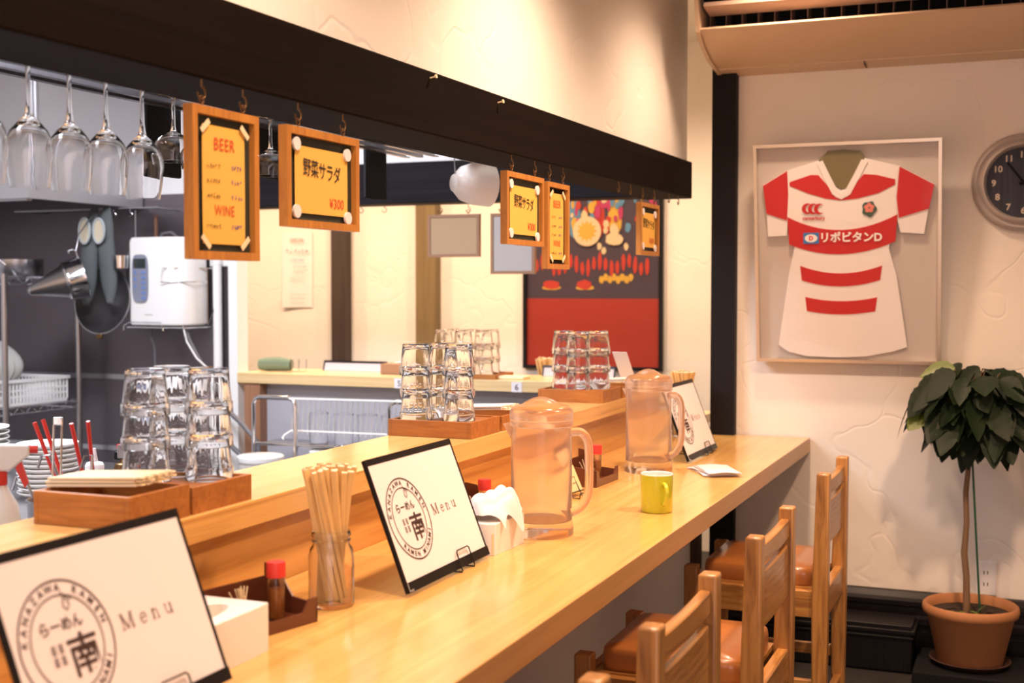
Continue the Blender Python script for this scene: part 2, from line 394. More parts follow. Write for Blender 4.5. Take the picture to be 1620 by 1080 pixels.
# ------------------------------------------------------------------ air conditioner
ac = thing('air_conditioner', 'beige wall air conditioner with open louvre above the framed jersey', 'air conditioner', (-1.056, 4.62, 2.07))
PB = [(-.0, .0), (-.09, .012), (-.0901, .016), (-.20, .03), (-.30, .062), (-.365, .098), (-.372, .104), (-.36, .112), (-.22, .125), (-.22, .20), (-.40, .225), (-.405, .33), (-.30, .385), (0, .385)]
M_AC = mat('beige appliance plastic', (.60, .45, .31), .4)
MB().prism(PB, .012, 1.25, lambda a, b, d: (d, a, b)).build('body', M_AC, ac, smooth=25)
MB().prism([(-.0, -.003), (-.10, .008), (-.21, .024), (-.31, .057), (-.375, .095), (-.41, .22), (-.415, .34), (-.30, .39), (0, .39)], 0, .013, lambda a, b, d: (d, a, b)).build('side_cap', M_AC, ac)
MB().prism([(-.392, .176), (-.388, .190), (-.300, .172), (-.300, .160)], .03, 1.24, lambda a, b, d: (d, a, b)).build('louvre', mat('louvre plastic', (.50, .36, .28), .4), ac)
g = MB()
for i in range(22): g.box(.03 + i * .055, .033 + i * .055, -.30, -.22, .118, .17)
g.build('outlet_grille', M_INKG, ac)['kind'] = 'stuff'
MB().prism([(-.22, .197), (-.398, .2215), (-.398, .2235), (-.22, .2)], .012, 1.25, lambda a, b, d: (d, a, b)).build('outlet_roof_shade', M_BLACKM, ac)  # black sheet over the beige underside, painting the shade in the outlet
MB().box(.012, 1.25, -.225, -.2, .115, .215).build('outlet_recess_shade', M_BLACKM, ac)  # black box stands in for the shade deep in the outlet slot
MB().box(.52, .5225, -.092, -.005, -.001, .012).build('seam', M_INKG, ac)

# ------------------------------------------------------------------ beam screws
for (x, y, z, lb) in ((0, 2.47, 1.75, 'left of the two bent screws sticking out of the dark beam'), (0, 2.83, 1.745, 'right of the two bent screws sticking out of the dark beam')):
    b = MB(); M = Matrix.Translation((bx(y, .018), y, z)) @ Matrix.Rotation(R(80), 4, 'Y')
    b.cyl(.0018, 0, .016, 8, M); b.cyl(.0045, .015, .018, 10, M)
    tag(b.build('screw', M_BAMTIP, smooth=40), lb, 'screw')

# ------------------------------------------------------------------ hanging menu frames
def hook(y, x, z, label, group, d=1):
    """open brass cup hook screwed into the underside"""
    P = [(0, 0, 0), (0, 0, -.012)] + [(0, d * (.010 * math.sin(a)), -.022 + .010 * math.cos(a)) for a in [R(t) for t in range(0, 271, 30)]]
    o = MB().tube(P, .0017, 8).build('cup_hook', M_BRASS, smooth=60); o.location = (x, y, z)
    return tag(o, label, 'hook', group)
def menu_frame(y0, y1, zt, h, kind, label, hooklab):
    yc = (y0 + y1) / 2; wd = y1 - y0; x = bx(yc, .012)
    t = thing('hanging_menu', label, 'menu board', (x, yc, zt - h), group='wooden framed menus hung from the beam')
    fn = lambda a, b, d=0: (d, a, b)     # a: along +Y, b: up, d: towards customer
    fw = .0135; hw = wd / 2
    b = MB()
    for q in ([(-hw, 0), (hw, 0), (hw - fw, fw), (-hw + fw, fw)], [(-hw, h), (-hw + fw, h - fw), (hw - fw, h - fw), (hw, h)],
              [(-hw, 0), (-hw + fw, fw), (-hw + fw, h - fw), (-hw, h)], [(hw, 0), (hw, h), (hw - fw, h - fw), (hw - fw, fw)]):
        b.prism(q, -.010, .008, fn)
    b.build('wooden_frame', M_FRAME, t)
    MB().box(-.008, -.003, -hw + fw, hw - fw, fw, h - fw).build('board', M_GBOARD if kind != 'beer2' else M_BLACKM, t)
    px, pz0, pz1 = (hw - fw - .022, fw + .013, h - fw - .018) if 'beer' not in kind else (hw - fw - .020, fw + .012, h - fw - .014)
    def bow(u, v):  # slightly curling sheet
        a = -px + 2 * px * u; q = pz0 + (pz1 - pz0) * v
        return (.0010 + .0008 * math.sin(math.pi * v) * (u - .5), a, q)
    MB().grid(bow, 6, 8).build('paper', M_YPAPER, t, smooth=60)
    tx = lambda a, b: (.0022, a, b)
    L = MB(); L2 = MB(); L3 = MB()
    if 'beer' in kind:
        L.text('BEER', .028, lambda a, q: tx(a * .9, q + pz1 - .038), 'CENTER', 1.1)
        for i, zz in enumerate((.068, .092, .116)):
            if kind == 'beer2': pass
            squiggle(L3, -px + .012, -px + .045, pz1 - zz, .007, tx, .0013)
            squiggle(L2, px - .038, px - .014, pz1 - zz, .008, tx, .0016)
        L4 = MB(); L4.text('WINE', .024, lambda a, q: tx(a * .85, q + pz1 - .143), 'CENTER', 1.1)
        squiggle(L3, -px + .01, -px + .048, pz1 - .165, .007, tx, .0013); squiggle(L2, px - .038, px - .014, pz1 - .165, .008, tx, .0016)
        L.build('red_lettering', M_RINK, t); L4.build('lower_red_lettering', M_RINK, t); L2.build('blue_lettering', M_BLINK, t); L3.build('black_lettering', M_BINK, t)
        for k, (a, q, r) in enumerate(((-px + .004, pz1 - .003, 40), (px - .004, pz1 - .003, -40), (-px + .004, pz0 + .003, -40), (px - .004, pz0 + .003, 40))):
            M = Matrix.Translation((.0045, a, q)) @ Matrix.Rotation(R(r), 4, 'X')
            MB().box(-.0003, .0005, -.014, .014, -.0045, .0045, M).build('tape', M_BAMTIP, t)
    else:
        L.text('野菜サラダ', .034, lambda a, q: tx(a * .82, q + h * .53 + a * -.05), 'CENTER', .92, bold=.0002); L.build('black_lettering', M_BINK, t)
        L2.text('¥300', .026, lambda a, q: tx(a, q + pz0 + .014), 'LEFT'); 
        L2.v = [(v[0], v[1] + px - .068, v[2]) for v in L2.v]; L2.build('red_lettering', M_RINK, t)
        for (a, q) in ((-px + .002, pz1 + .002), (px - .004, pz1 - .002), (-px + .002, pz0 + .002), (px - .002, pz0 - .002)):
            M = Matrix.Translation((.004, a, q)) @ Matrix.Rotation(R(90), 4, 'Y')
            MB().cyl(.012, -.003, .0015, 18, M).build('magnet', M_PAPER, t, smooth=40)
    for s_ in (-1, 1):
        ye = yc + s_ * hw * .62
        # screw eye on the frame (a part) and the hook in the beam (its own thing)
        P = [(0, s_ * hw * .62, h), (0, s_ * hw * .62, h + .004)] + [(0, s_ * hw * .62 + .006 * math.sin(a), h + .010 - .006 * math.cos(a)) for a in [R(q) for q in range(0, 331, 30)]]
        MB().tube(P, .0013, 7).build('screw_eye', M_BRASS, t, smooth=60)
        hook(ye, x, 1.6305, hooklab % ('left', 'right')[s_ > 0], 'cup hooks under the dark beam')
ZT = 1.588
menu_frame(1.648, 1.832, ZT, .243, 'beer', 'tall framed beer and wine menu, nearest of those hanging from the beam', 'brass hook, %s of the pair over the nearest beer menu')
menu_frame(1.912, 2.170, ZT - .002, .178, 'salad', 'large framed yellow salad menu hanging beside the nearest beer menu', 'brass hook, %s of the pair over the nearest salad menu')
menu_frame(2.882, 3.140, ZT, .180, 'salad', 'framed salad menu hanging mid beam, left of the distant beer menu', 'brass hook, %s of the pair over the mid beam salad menu')
menu_frame(3.158, 3.330, ZT - .005, .232, 'beer2', 'narrow framed beer and wine menu hanging before the big poster', 'brass hook, %s of the pair over the distant beer menu')
menu_frame(3.985, 4.206, ZT - .008, .172, 'salad', 'smallest looking framed salad menu at the far end of the beam', 'brass hook, %s of the pair over the farthest salad menu')
for y, lb in ((3.78, 'empty brass hook, leftmost of the two before the farthest menu'), (3.90, 'empty brass hook just left of the farthest salad menu'), (4.34, 'empty brass hook just right of the farthest salad menu'), (4.46, 'empty brass hook nearest the wall end of the beam')):
    hook(y, bx(y, .012), 1.6305, lb, 'cup hooks under the dark beam')
# frames on the far beam, seen from behind
def back_frame(x0, x1, z0, z1, m, label):
    t = thing('hanging_menu', label, 'menu board', ((x0 + x1) / 2, 4.70, z0), group='menus hung on the far beam seen from behind'); hw = (x1 - x0) / 2; h = z1 - z0; b = MB()
    for (a0, a1, q0, q1) in ((-hw, hw, 0, .012), (-hw, hw, h - .012, h), (-hw, -hw + .012, .012, h - .012), (hw - .012, hw, .012, h - .012)): b.box(a0, a1, -.01, .01, q0, q1)
    b.build('wooden_frame', mat('brown back frame', (.30, .16, .09), .6), t); MB().box(-hw + .012, hw - .012, -.006, 0, .012, h - .012).build('back_board', m, t)
    for s_ in (-1, 1):
        P = [(s_ * hw * .55, 0, h), (s_ * hw * .55, 0, h + .004)] + [(s_ * hw * .55 + .007 * math.sin(a), 0, h + .011 - .007 * math.cos(a)) for a in [R(q) for q in range(0, 331, 30)]]
        MB().tube(P, .0014, 7).build('screw_eye', M_BRASS, t, smooth=60)
        o = MB().tube([(0, 0, 0), (0, 0, -.02)] + [(.010 * math.sin(a), 0, -.030 + .010 * math.cos(a)) for a in [R(q) for q in range(0, 271, 30)]], .0017, 8).build('cup_hook', M_BRASS, smooth=60)
        o.location = ((x0 + x1) / 2 + s_ * hw * .55, 4.70, 1.6455); tag(o, 'brass hook, %s of the pair above the %s' % (('left', 'right')[s_ > 0], 'wide brown menu back' if m is M_BACK1 else 'grey menu back'), 'hook', 'cup hooks under the far beam')
M_BACK1 = mat('hardboard back', (.42, .29, .17), .8, bump=.3, bscale=500); M_BACK2 = mat('grey back', (.42, .38, .37), .7)
back_frame(-2.285, -2.055, 1.425, 1.598, M_BACK1, 'wide brown hardboard back of a menu hanging from the far beam')
back_frame(-2.005, -1.815, 1.355, 1.598, M_BACK2, 'tall grey back of a menu hanging from the far beam, half hidden')
for x, lb in ((-2.60, 'empty hook under the far beam, nearer the dark brown post'), (-2.49, 'empty hook under the far beam, nearer the hanging menu backs')):
    o = MB().tube([(0, 0, 0), (0, 0, -.012)] + [(.010 * math.sin(a), 0, -.022 + .010 * math.cos(a)) for a in [R(q) for q in range(0, 271, 30)]], .0017, 8).build('cup_hook', M_BRASS, smooth=60)
    o.location = (x, 4.70, 1.6455); tag(o, lb, 'hook', 'cup hooks under the far beam')

# ------------------------------------------------------------------ standing menus
def make_menu():
    t = thing('menu_stand', '', 'menu', (0, 0, 0)); W, H = .355, .245; ti = R(21)
    # local: x = towards customer, y = along counter, z up. board bottom edge at x=0,z=.006
    U = Vector((0, 1, 0)); V = Vector((-math.sin(ti), 0, math.cos(ti))); Nn = Vector((math.cos(ti), 0, math.sin(ti)))
    O = Vector((0, -W / 2, .007)); fn = lambda a, b, d=0.0: O + U * a + V * b + Nn * d
    def rect(mb, a0, a1, b0, b1, d0, d1): return mb.prism([(a0, b0), (a1, b0), (a1, b1), (a0, b1)], d0, d1, fn)
    rect(MB(), 0, W, 0, H, -.006, 0).build('cover', M_BLACK, t, bevel=.0015)
    b = MB(); rect(b, 0, W, H - .012, H, 0, .0016); rect(b, 0, .006, 0, H - .012, 0, .0014); rect(b, W - .006, W, 0, H - .012, 0, .0014); rect(b, 0, W, 0, .018, 0, .003)
    b.build('binding', M_BLACK, t)
    rect(MB(), .006, W - .006, .018, H - .012, .0002, .0010).build('paper', M_PAPER, t)
    b = MB(); fl = lambda a, q: fn(a, q, .0018)
    b.ribbon([(.003, .018), (.003, .003), (.018, .003)], .004, lambda a, q: fn(a, q, .0036)); b.build('corner_clip', M_CHROME, t)
    cx, cy = .255 * W, .50 * H
    def ring(mb, r, wd, n=56): mb.ribbon([(cx + r * math.cos(2 * math.pi * i / n), cy + r * math.sin(2 * math.pi * i / n)) for i in range(n + 1)], wd, fl)
    L = MB(); ring(L, .0755, .0024); ring(L, .0575, .0018)
    def arc(s_, a0, a1, r, flip):
        for i, ch in enumerate(s_):
            if ch == ' ': continue
            an = R(a0 + (a1 - a0) * i / (len(s_) - 1)); ca, sa = math.cos(an), math.sin(an)
            def ff(x, y, ca=ca, sa=sa):
                y -= .004
                if flip: ux, uy, vx, vy = sa * -1 * -1, -ca * -1 * -1, ca, sa   # outward up
                px_ = cx + ca * r; py_ = cy + sa * r
                if flip: return fl(px_ + sa * x + ca * y, py_ - ca * x + sa * y)
                return fl(px_ - sa * x - ca * y, py_ + ca * x - sa * y)
            L.text(ch, .0130, ff, 'CENTER', bold=.00022)
    arc('KANAZAWA RAMEN', 168, 12, .0665, True)
    arc('RAMEN MINAMI', -138, -28, .0665, False)
    L.text('らーめん', .0185, lambda a, q: fl(cx - .004 + a, cy + .016 + q), 'CENTER', .98, bold=.0003)
    L.text('南', .054, lambda a, q: fl(cx - .006 + a, cy - .038 + q), 'LEFT', 1, bold=.0007)
    P = [(cx + .010, cy + .060), (cx + .016, cy + .052), (cx + .019, cy + .043), (cx + .014, cy + .037), (cx + .009, cy + .042), (cx + .011, cy + .052), (cx + .018, cy + .055), (cx + .024, cy + .048)]
    L.ribbon(P, .0018, fl)
    for (a, q) in ((-.030, -.008), (-.018, -.008), (-.030, -.022), (-.018, -.022)):
        for k in range(4): L.ribbon([(cx + a, cy + q + k * .003), (cx + a + .008, cy + q + k * .003)], .0011, fl)
        L.ribbon([(cx + a + .004, cy + q - .002), (cx + a + .004, cy + q + .0095)], .0011, fl)
    L.build('round_emblem', M_INK, t)
    S = MB()   # the word Menu in thin serif strokes
    x0, y0, hc, hx, tw, th = .525 * W, .462 * H, .0195, .0130, .0026, .0013
    def st(p, wd): S.ribbon(p, wd, fl)
    def serif(x, y, wd=.005): st([(x - wd / 2, y), (x + wd / 2, y)], th)
    x = x0; st([(x, y0), (x, y0 + hc)], th); st([(x, y0 + hc), (x + .009, y0)], tw); st([(x + .009, y0), (x + .0175, y0 + hc)], th); st([(x + .018, y0), (x + .018, y0 + hc)], tw)
    for q in ((x, y0), (x, y0 + hc), (x + .018, y0), (x + .018, y0 + hc)): serif(*q, .006)
    x = x0 + .034; st([(x + .0005, y0 + hx * .55), (x + .0105, y0 + hx * .55)], th)
    st([(x + .0055 + .0055 * math.cos(R(a)), y0 + hx / 2 + hx / 2 * math.sin(R(a))) for a in range(0, 331, 15)], .0015)
    x = x0 + .059; st([(x, y0), (x, y0 + hx)], tw); st([(x, y0 + hx * .75), (x + .004, y0 + hx), (x + .008, y0 + hx * .8), (x + .009, y0)], .0015)
    for q in ((x, y0), (x + .009, y0)): serif(*q)
    serif(x - .001, y0 + hx, .003)
    x = x0 + .085; st([(x, y0 + hx), (x, y0 + hx * .3), (x + .004, y0), (x + .009, y0 + hx * .3)], .0015); st([(x + .010, y0 + hx), (x + .010, y0)], tw)
    serif(x - .001, y0 + hx, .004); serif(x + .009, y0 + hx, .004); serif(x + .011, y0, .003)
    S.build('menu_lettering', M_INKG, t)
    # wire easel behind and the clip loop in front
    ez = MB(); yc = W * .27
    wp = lambda a, b, d: tuple(fn(a, b, d))
    ez.tube([wp(W * .60, -.004, .006), wp(W * .60, .030, .006), wp(W * .60 + .004, .034, .006), wp(W * .60 + .052, .034, .006), wp(W * .60 + .056, .030, .006), wp(W * .60 + .056, -.004, .006)], .0014, 6)
    for a in (W * .60, W * .60 + .056):
        p = fn(a, -.004, .006)
        ez.tube([tuple(p), (p.x, p.y, .0016), (-.10, p.y, .0016), (-.105, p.y, .004), tuple(fn(a, .16, -.008))], .0014, 6)
    ez.tube([(-.10, -W / 2 + W * .60, .0016), (-.10, -W / 2 + W * .60 + .056, .0016)], .0014, 6)
    ez.build('wire_easel', M_WIRE, t, smooth=60)
    return t
menu = make_menu(); G = 'black bordered menus standing on the bar counter'
menu.location = (-.990, 2.129, .7602); menu['label'] = 'black bordered standing menu beside the tall jar of chopsticks'; menu['group'] = G
dup(menu, (-.998, 1.255, .7602), 0, 'black bordered standing menu nearest the camera, cut by the picture edge')
dup(menu, (-.951, 3.955, .7602), R(-1), 'black bordered standing menu half hidden behind the farther pitcher')

# ------------------------------------------------------------------ trays and tumblers
def tray(name, loc, sx, sy, h, label, cat='tray', fl=.006):
    t = thing(name, label, cat, loc); th = .009
    MB().box(-sx / 2 + th, sx / 2 - th, -sy / 2 + th, sy / 2 - th, 0, fl).build('base', M_TRAY, t)
    b = MB(); b.box(sx / 2 - th, sx / 2, -sy / 2, sy / 2, .0, h); b.box(-sx / 2, -sx / 2 + th, -sy / 2, sy / 2, 0, h); b.box(-sx / 2 + th, sx / 2 - th, -sy / 2, -sy / 2 + th, 0, h); b.box(-sx / 2 + th, sx / 2 - th, sy / 2 - th, sy / 2, 0, h)
    b.build('rim', M_TRAY, t, bevel=.001); return t
ZS = .9307
def make_tumbler():
    """upturned fluted tumbler: rim down at z=0, foot up at z=.085"""
    R0, R1, h = .0412, .0335, .079
    prof = [(.0001, h), (R1 - .003, h), (R1, h - .003), (R1 + .0008, h - .012), (R0 - .0022, .0230), (R0 - .0004, .0205), (R0, .0015), (R0 - .0009, 0), (R0 - .0018, .0015), (R0 - .0022, .0205), (R0 - .0040, .0230), (R1 - .0010, h - .013), (R1 - .004, h - .009), (.0001, h - .008)]
    b = MB()
    n = 60; rings = []
    for k, (r, z) in enumerate(prof):
        fc = .0215 < z < h - .0035 and r > R1 - .002
        def rad(a, r=r, fc=fc):
            if not fc: return r
            q = (a % (2 * math.pi / 10)) - math.pi / 10; return r * ((.974 / math.cos(q)) if .974 / math.cos(q) < 1.0 else 1.0)
        rings.append([(rad(a) * math.cos(a), rad(a) * math.sin(a), z) for a in [2 * math.pi * i / n for i in range(n)]])
    b.loft(rings, cap=False)
    o = b.build('tumbler', M_TUMBLER, smooth=32); return o
tum = make_tumbler(); first = [True]
def stack(x, y, z, n, where, group, rz=0):
    tiers = {3: ('bottom', 'middle', 'top'), 2: ('lower', 'upper'), 1: ('single',)}[n]
    for k in range(n):
        if first[0]: o = tum; first[0] = False
        else: o = tum.copy(); COL.objects.link(o)
        o.location = (x, y, z + k * .0565); o.rotation_euler = (0, 0, rz + k * .7)
        tag(o, 'upturned clear tumbler, %s of the %s' % (tiers[k], where), 'glass', group)
tray('wooden_tray', (-1.345, 1.782, ZS), .185, .168, .044, 'near wooden tray under three stacks of tumblers', fl=.040)
for (x, y, w_) in ((-1.385, 1.748, 'left front stack on the near tray'), (-1.392, 1.829, 'left rear stack on the near tray'), (-1.302, 1.812, 'right stack on the near tray')):
    stack(x, y, ZS + .0403, 3, w_, 'tumblers on the near tray', random.random())
tray('wooden_tray', (-1.364, 2.894, ZS), .228, .180, .041, 'middle wooden tray under three stacks of tumblers', fl=.037)
for (x, y, w_) in ((-1.424, 2.852, 'left stack on the middle tray'), (-1.384, 2.928, 'rear stack on the middle tray'), (-1.312, 2.868, 'right stack on the middle tray')):
    stack(x, y, ZS + .0373, 3, w_, 'tumblers on the middle tray', random.random())
tray('wooden_tray', (-1.362, 3.935, ZS), .222, .190, .040, 'far wooden tray under tumblers, before the red poster', fl=.036)
for (x, y, w_) in ((-1.421, 3.945, 'left stack on the far tray'), (-1.352, 3.890, 'middle stack on the far tray'), (-1.310, 3.968, 'right stack on the far tray')):
    stack(x, y, ZS + .0363, 3, w_, 'tumblers on the far tray', random.random())
# far counter group
pt = tray('wooden_tray', (-2.14, 4.775, .9303), .32, .20, .02, 'low pale tray on the far counter under many tumblers')
names = ['front left', 'front centre', 'front right', 'rear left', 'rear centre', 'rear right']
for i, (x, y) in enumerate(((-2.235, 4.735), (-2.145, 4.732), (-2.055, 4.735), (-2.240, 4.822), (-2.150, 4.820), (-2.062, 4.822))):
    stack(x, y, .9367, 3, names[i] + ' stack on the far counter', 'tumblers on the far counter', i * .3)

# chopstick boxes with paper wrapped chopsticks
M_SLV = mat('cream paper sleeve', (.80, .66, .46), .8)
M_SLVW = mat('white paper sleeve', (.84, .78, .72), .8)
def sleeves(cx_, cy_, z, n, label, group, m, L=.205, rz=0, tilt=0.0, wd=.016):
    b = MB(); b.box(-wd / 2, wd / 2, -L / 2, L / 2, 0, .0045)
    b2 = MB(); b2.box(-wd * .22, wd * .3, L / 2, L / 2 + .012, .0008, .0038)
    o0 = b.build('chopstick_packet', m, bevel=.001); b2.build('chopstick_tips', M_BAMTIP, o0)
    for i in range(n):
        o = o0 if i == 0 else dup(o0)
        row, lay = i % 4, i // 4
        o.location = (cx_ + (row - 1.5) * (wd + .002), cy_ + random.uniform(-.004, .004), z + lay * .0052 + row * .0002 + abs(math.sin(tilt)) * L / 2 + .001)
        o.rotation_euler = (tilt, 0, rz + random.uniform(-.03, .03))
        tag(o, label, 'chopsticks', group)
tray('chopstick_tray', (-1.345, 1.615, ZS), .185, .150, .052, 'near wooden box full of paper wrapped chopsticks')
tray('chopstick_tray', (-1.364, 3.085, ZS), .228, .170, .038, 'middle wooden box holding white wrapped chopsticks behind the tumblers')
tray('chopstick_tray', (-1.362, 4.14, ZS), .222, .170, .038, 'far wooden box holding white wrapped chopsticks behind the tumblers')
def cross_sleeves(cx_, cy_, z, n, label, group, m, L):
    b = MB(); b.box(-L / 2, L / 2, -.008, .008, 0, .0045); b2 = MB(); b2.box(L / 2, L / 2 + .01, -.004, .005, .001, .0038)
    o0 = b.build('chopstick_packet', m, bevel=.001); b2.build('chopstick_tips', M_BAMTIP, o0)
    for i in range(n):
        o = o0 if i == 0 else dup(o0)
        row, lay = i % 5, i // 5
        o.location = (cx_ + random.uniform(-.004, .004), cy_ + (row - 2) * .0185, z + lay * .0055 + .0105)
        o.rotation_euler = (0, R(-3.2), random.uniform(-.06, .06)); tag(o, label, 'chopsticks', group)
cross_sleeves(-1.352, 1.615, ZS + .0475, 15, 'cream paper chopstick packet heaped in the near wooden box', 'packets in the near box', M_SLV, .17)
cross_sleeves(-1.36, 3.075, ZS + .036, 10, 'white paper chopstick packet heaped in the middle wooden box', 'packets in the middle box', M_SLVW, .20)
cross_sleeves(-1.36, 4.13, ZS + .036, 10, 'white paper chopstick packet heaped in the far wooden box', 'packets in the far box', M_SLVW, .20)

# ------------------------------------------------------------------ chopstick jars
def jar(loc, label, H=.13, r=.040, n=26, group='', cl='', stick=.224, spread=1.0, seed=1):
    rnd = random.Random(seed)
    t = thing('glass_jar', label, 'jar', loc)
    P = [(.0001, 0), (r - .004, 0), (r, .004), (r, H * .66), (r - .003, H * .76), (r * .80, H * .82), (r * .80, H * .86), (r * .86, H * .865), (r * .86, H * .885), (r * .80, H * .89), (r * .80, H * .93), (r * .86, H * .935), (r * .86, H * .955), (r * .82, H), (r * .76, H), (r * .74, H * .84), (r - .0055, H * .74), (r - .003, H * .64), (r - .003, .007), (.0001, .007)]
    MB().lathe(P, 32).build('jar_body', M_JAR, t, smooth=45)
    b = MB(); b.box(-.0048, .0048, -.0032, .0032, 0, stick); o0 = b.build('chopstick', M_BAMBOO); t2 = MB(); t2.box(-.0049, .0049, -.0033, .0033, stick, stick + .0015); t2.build('tip', M_BAMTIP, o0)
    first_ = True; lx, ly, lz = loc; ri, rn = r * .66, r * .60
    for i in range(n):
        a = 2 * math.pi * (i * .381966 + rnd.uniform(-.02, .02)); q = math.sqrt((i + .5) / n)
        top = Vector((rn * q * math.cos(a), rn * q * math.sin(a), H * .9))
        tw = R(72); bot = Vector(((top.x * math.cos(tw) - top.y * math.sin(tw)) * 1.0, (top.x * math.sin(tw) + top.y * math.cos(tw)) * 1.0, .009))
        bot.z = .0095
        d = (top - bot).normalized()
        o = o0 if first_ else dup(o0); first_ = False
        o.rotation_mode = 'QUATERNION'; o.rotation_quaternion = d.to_track_quat('Z', 'Y') @ Euler((0, 0, rnd.uniform(-.6, .6))).to_quaternion()
        o.location = (lx + bot.x, ly + bot.y, lz + bot.z + rnd.uniform(0, .008)); tag(o, cl, 'chopstick', group)
jar((-1.090, 1.860, .7603), 'glass jar crammed with chopsticks beside the standing menu', H=.128, r=.039, n=34, group='chopsticks in the near jar', cl='pale bamboo chopstick standing in the near glass jar', seed=3)
jar((-1.155, 4.47, .7603), 'glass jar of chopsticks at the counter end by the black post', H=.128, r=.036, n=30, group='chopsticks in the end jar', cl='bamboo chopstick standing in the jar by the black post', seed=5)
jar((-1.93, 5.12, .7603), 'glass jar of chopsticks beyond the far counter, below the poster', H=.128, r=.036, n=24, group='chopsticks beyond the far counter', cl='bamboo chopstick in the jar beyond the far counter', seed=8)

# ------------------------------------------------------------------ pitchers
def make_pitcher():
    t = thing('water_pitcher', '', 'pitcher', (0, 0, 0))
    P = [(.0001, .0), (.068, .0), (.0705, .003), (.0705, .016), (.0685, .028), (.0675, .034), (.0665, .24), (.0648, .24), (.0655, .036), (.062, .032), (.0001, .032)]
    MB().lathe(P, 48).build('body', M_PITCH, t, smooth=50)
    # inner base ridge
    L = [(.0665, .238), (.0690, .240), (.0690, .252), (.0675, .253), (.0695, .254), (.0700, .266), (.0685, .273), (.061, .281), (.045, .285), (.025, .288), (.0001, .289)]
    b = MB(); b.lathe(L, 48)
    b.grid(lambda u, v: ((u - .5) * .105, (v - .5) * .022 * (1 - (2 * u - 1) ** 2 * .8), .288 - .010 * (2 * u - 1) ** 2 + .014 * (1 - (2 * u - 1) ** 2) * (1 - abs(2 * v - 1) ** 2)), 20, 6)
    b.build('lid', M_PITCHLID, t, smooth=45)
    h = [(.064, .226), (.084, .228), (.097, .221), (.105, .203), (.107, .17), (.107, .11), (.101, .082), (.088, .062), (.066, .050)]
    # smooth the handle path
    import itertools
    pts = []
    for i in range(len(h) - 1):
        p0 = h[max(i - 1, 0)]; p1 = h[i]; p2 = h[i + 1]; p3 = h[min(i + 2, len(h) - 1)]
        for k in range(4):
            s = k / 4; pts.append(tuple(.5 * ((2 * p1[j]) + (-p0[j] + p2[j]) * s + (2 * p0[j] - 5 * p1[j] + 4 * p2[j] - p3[j]) * s * s + (-p0[j] + 3 * p1[j] - 3 * p2[j] + p3[j]) * s ** 3) for j in (0, 1)))
    pts.append(h[-1])
    MB().tube([(a, 0, z) for a, z in pts], .0095, 12).build('handle', M_PITCHLID, t, smooth=60)
    s_ = MB(); s_.prism([(-.062, .246), (-.088, .240), (-.062, .200)], -.010, .010, lambda a, b, d: (a, d * (1.0 if a > -.07 else .3), b)); s_.build('spout', M_PITCHLID, t)
    return t
pit = make_pitcher(); pit.location = (-.980, 2.576, .7603); pit.rotation_euler = (0, 0, R(5)); pit['label'] = 'nearer translucent lidded water pitcher beside the tissue box'
pit['group'] = 'translucent water pitchers'
dup(pit, (-1.026, 3.583, .7603), R(-12), 'farther translucent lidded water pitcher beside the green mug')

# ------------------------------------------------------------------ mug
t = thing('mug', 'yellow green mug with white inside standing on the bar counter', 'mug', (-.822, 2.945, .7603))
MB().lathe([(.0001, 0), (.036, 0), (.0385, .003), (.0395, .088), (.0395, .0905)], 40).build('cup_body', M_MUG, t, smooth=40)
MB().lathe([(.0396, .0903), (.0388, .0925), (.0368, .0905), (.0358, .010), (.0001, .008)], 40).build('white_lining', M_MUGW, t, smooth=40)
pts = [(.036, .070), (.050, .074), (.061, .066), (.063, .050), (.058, .032), (.046, .022), (.036, .022)]
hd = MB().tube([(a, 0, z) for a, z in pts], .0055, 12).build('handle', M_MUG, t, smooth=60, sub=1); hd.rotation_euler = (0, 0, R(-52))

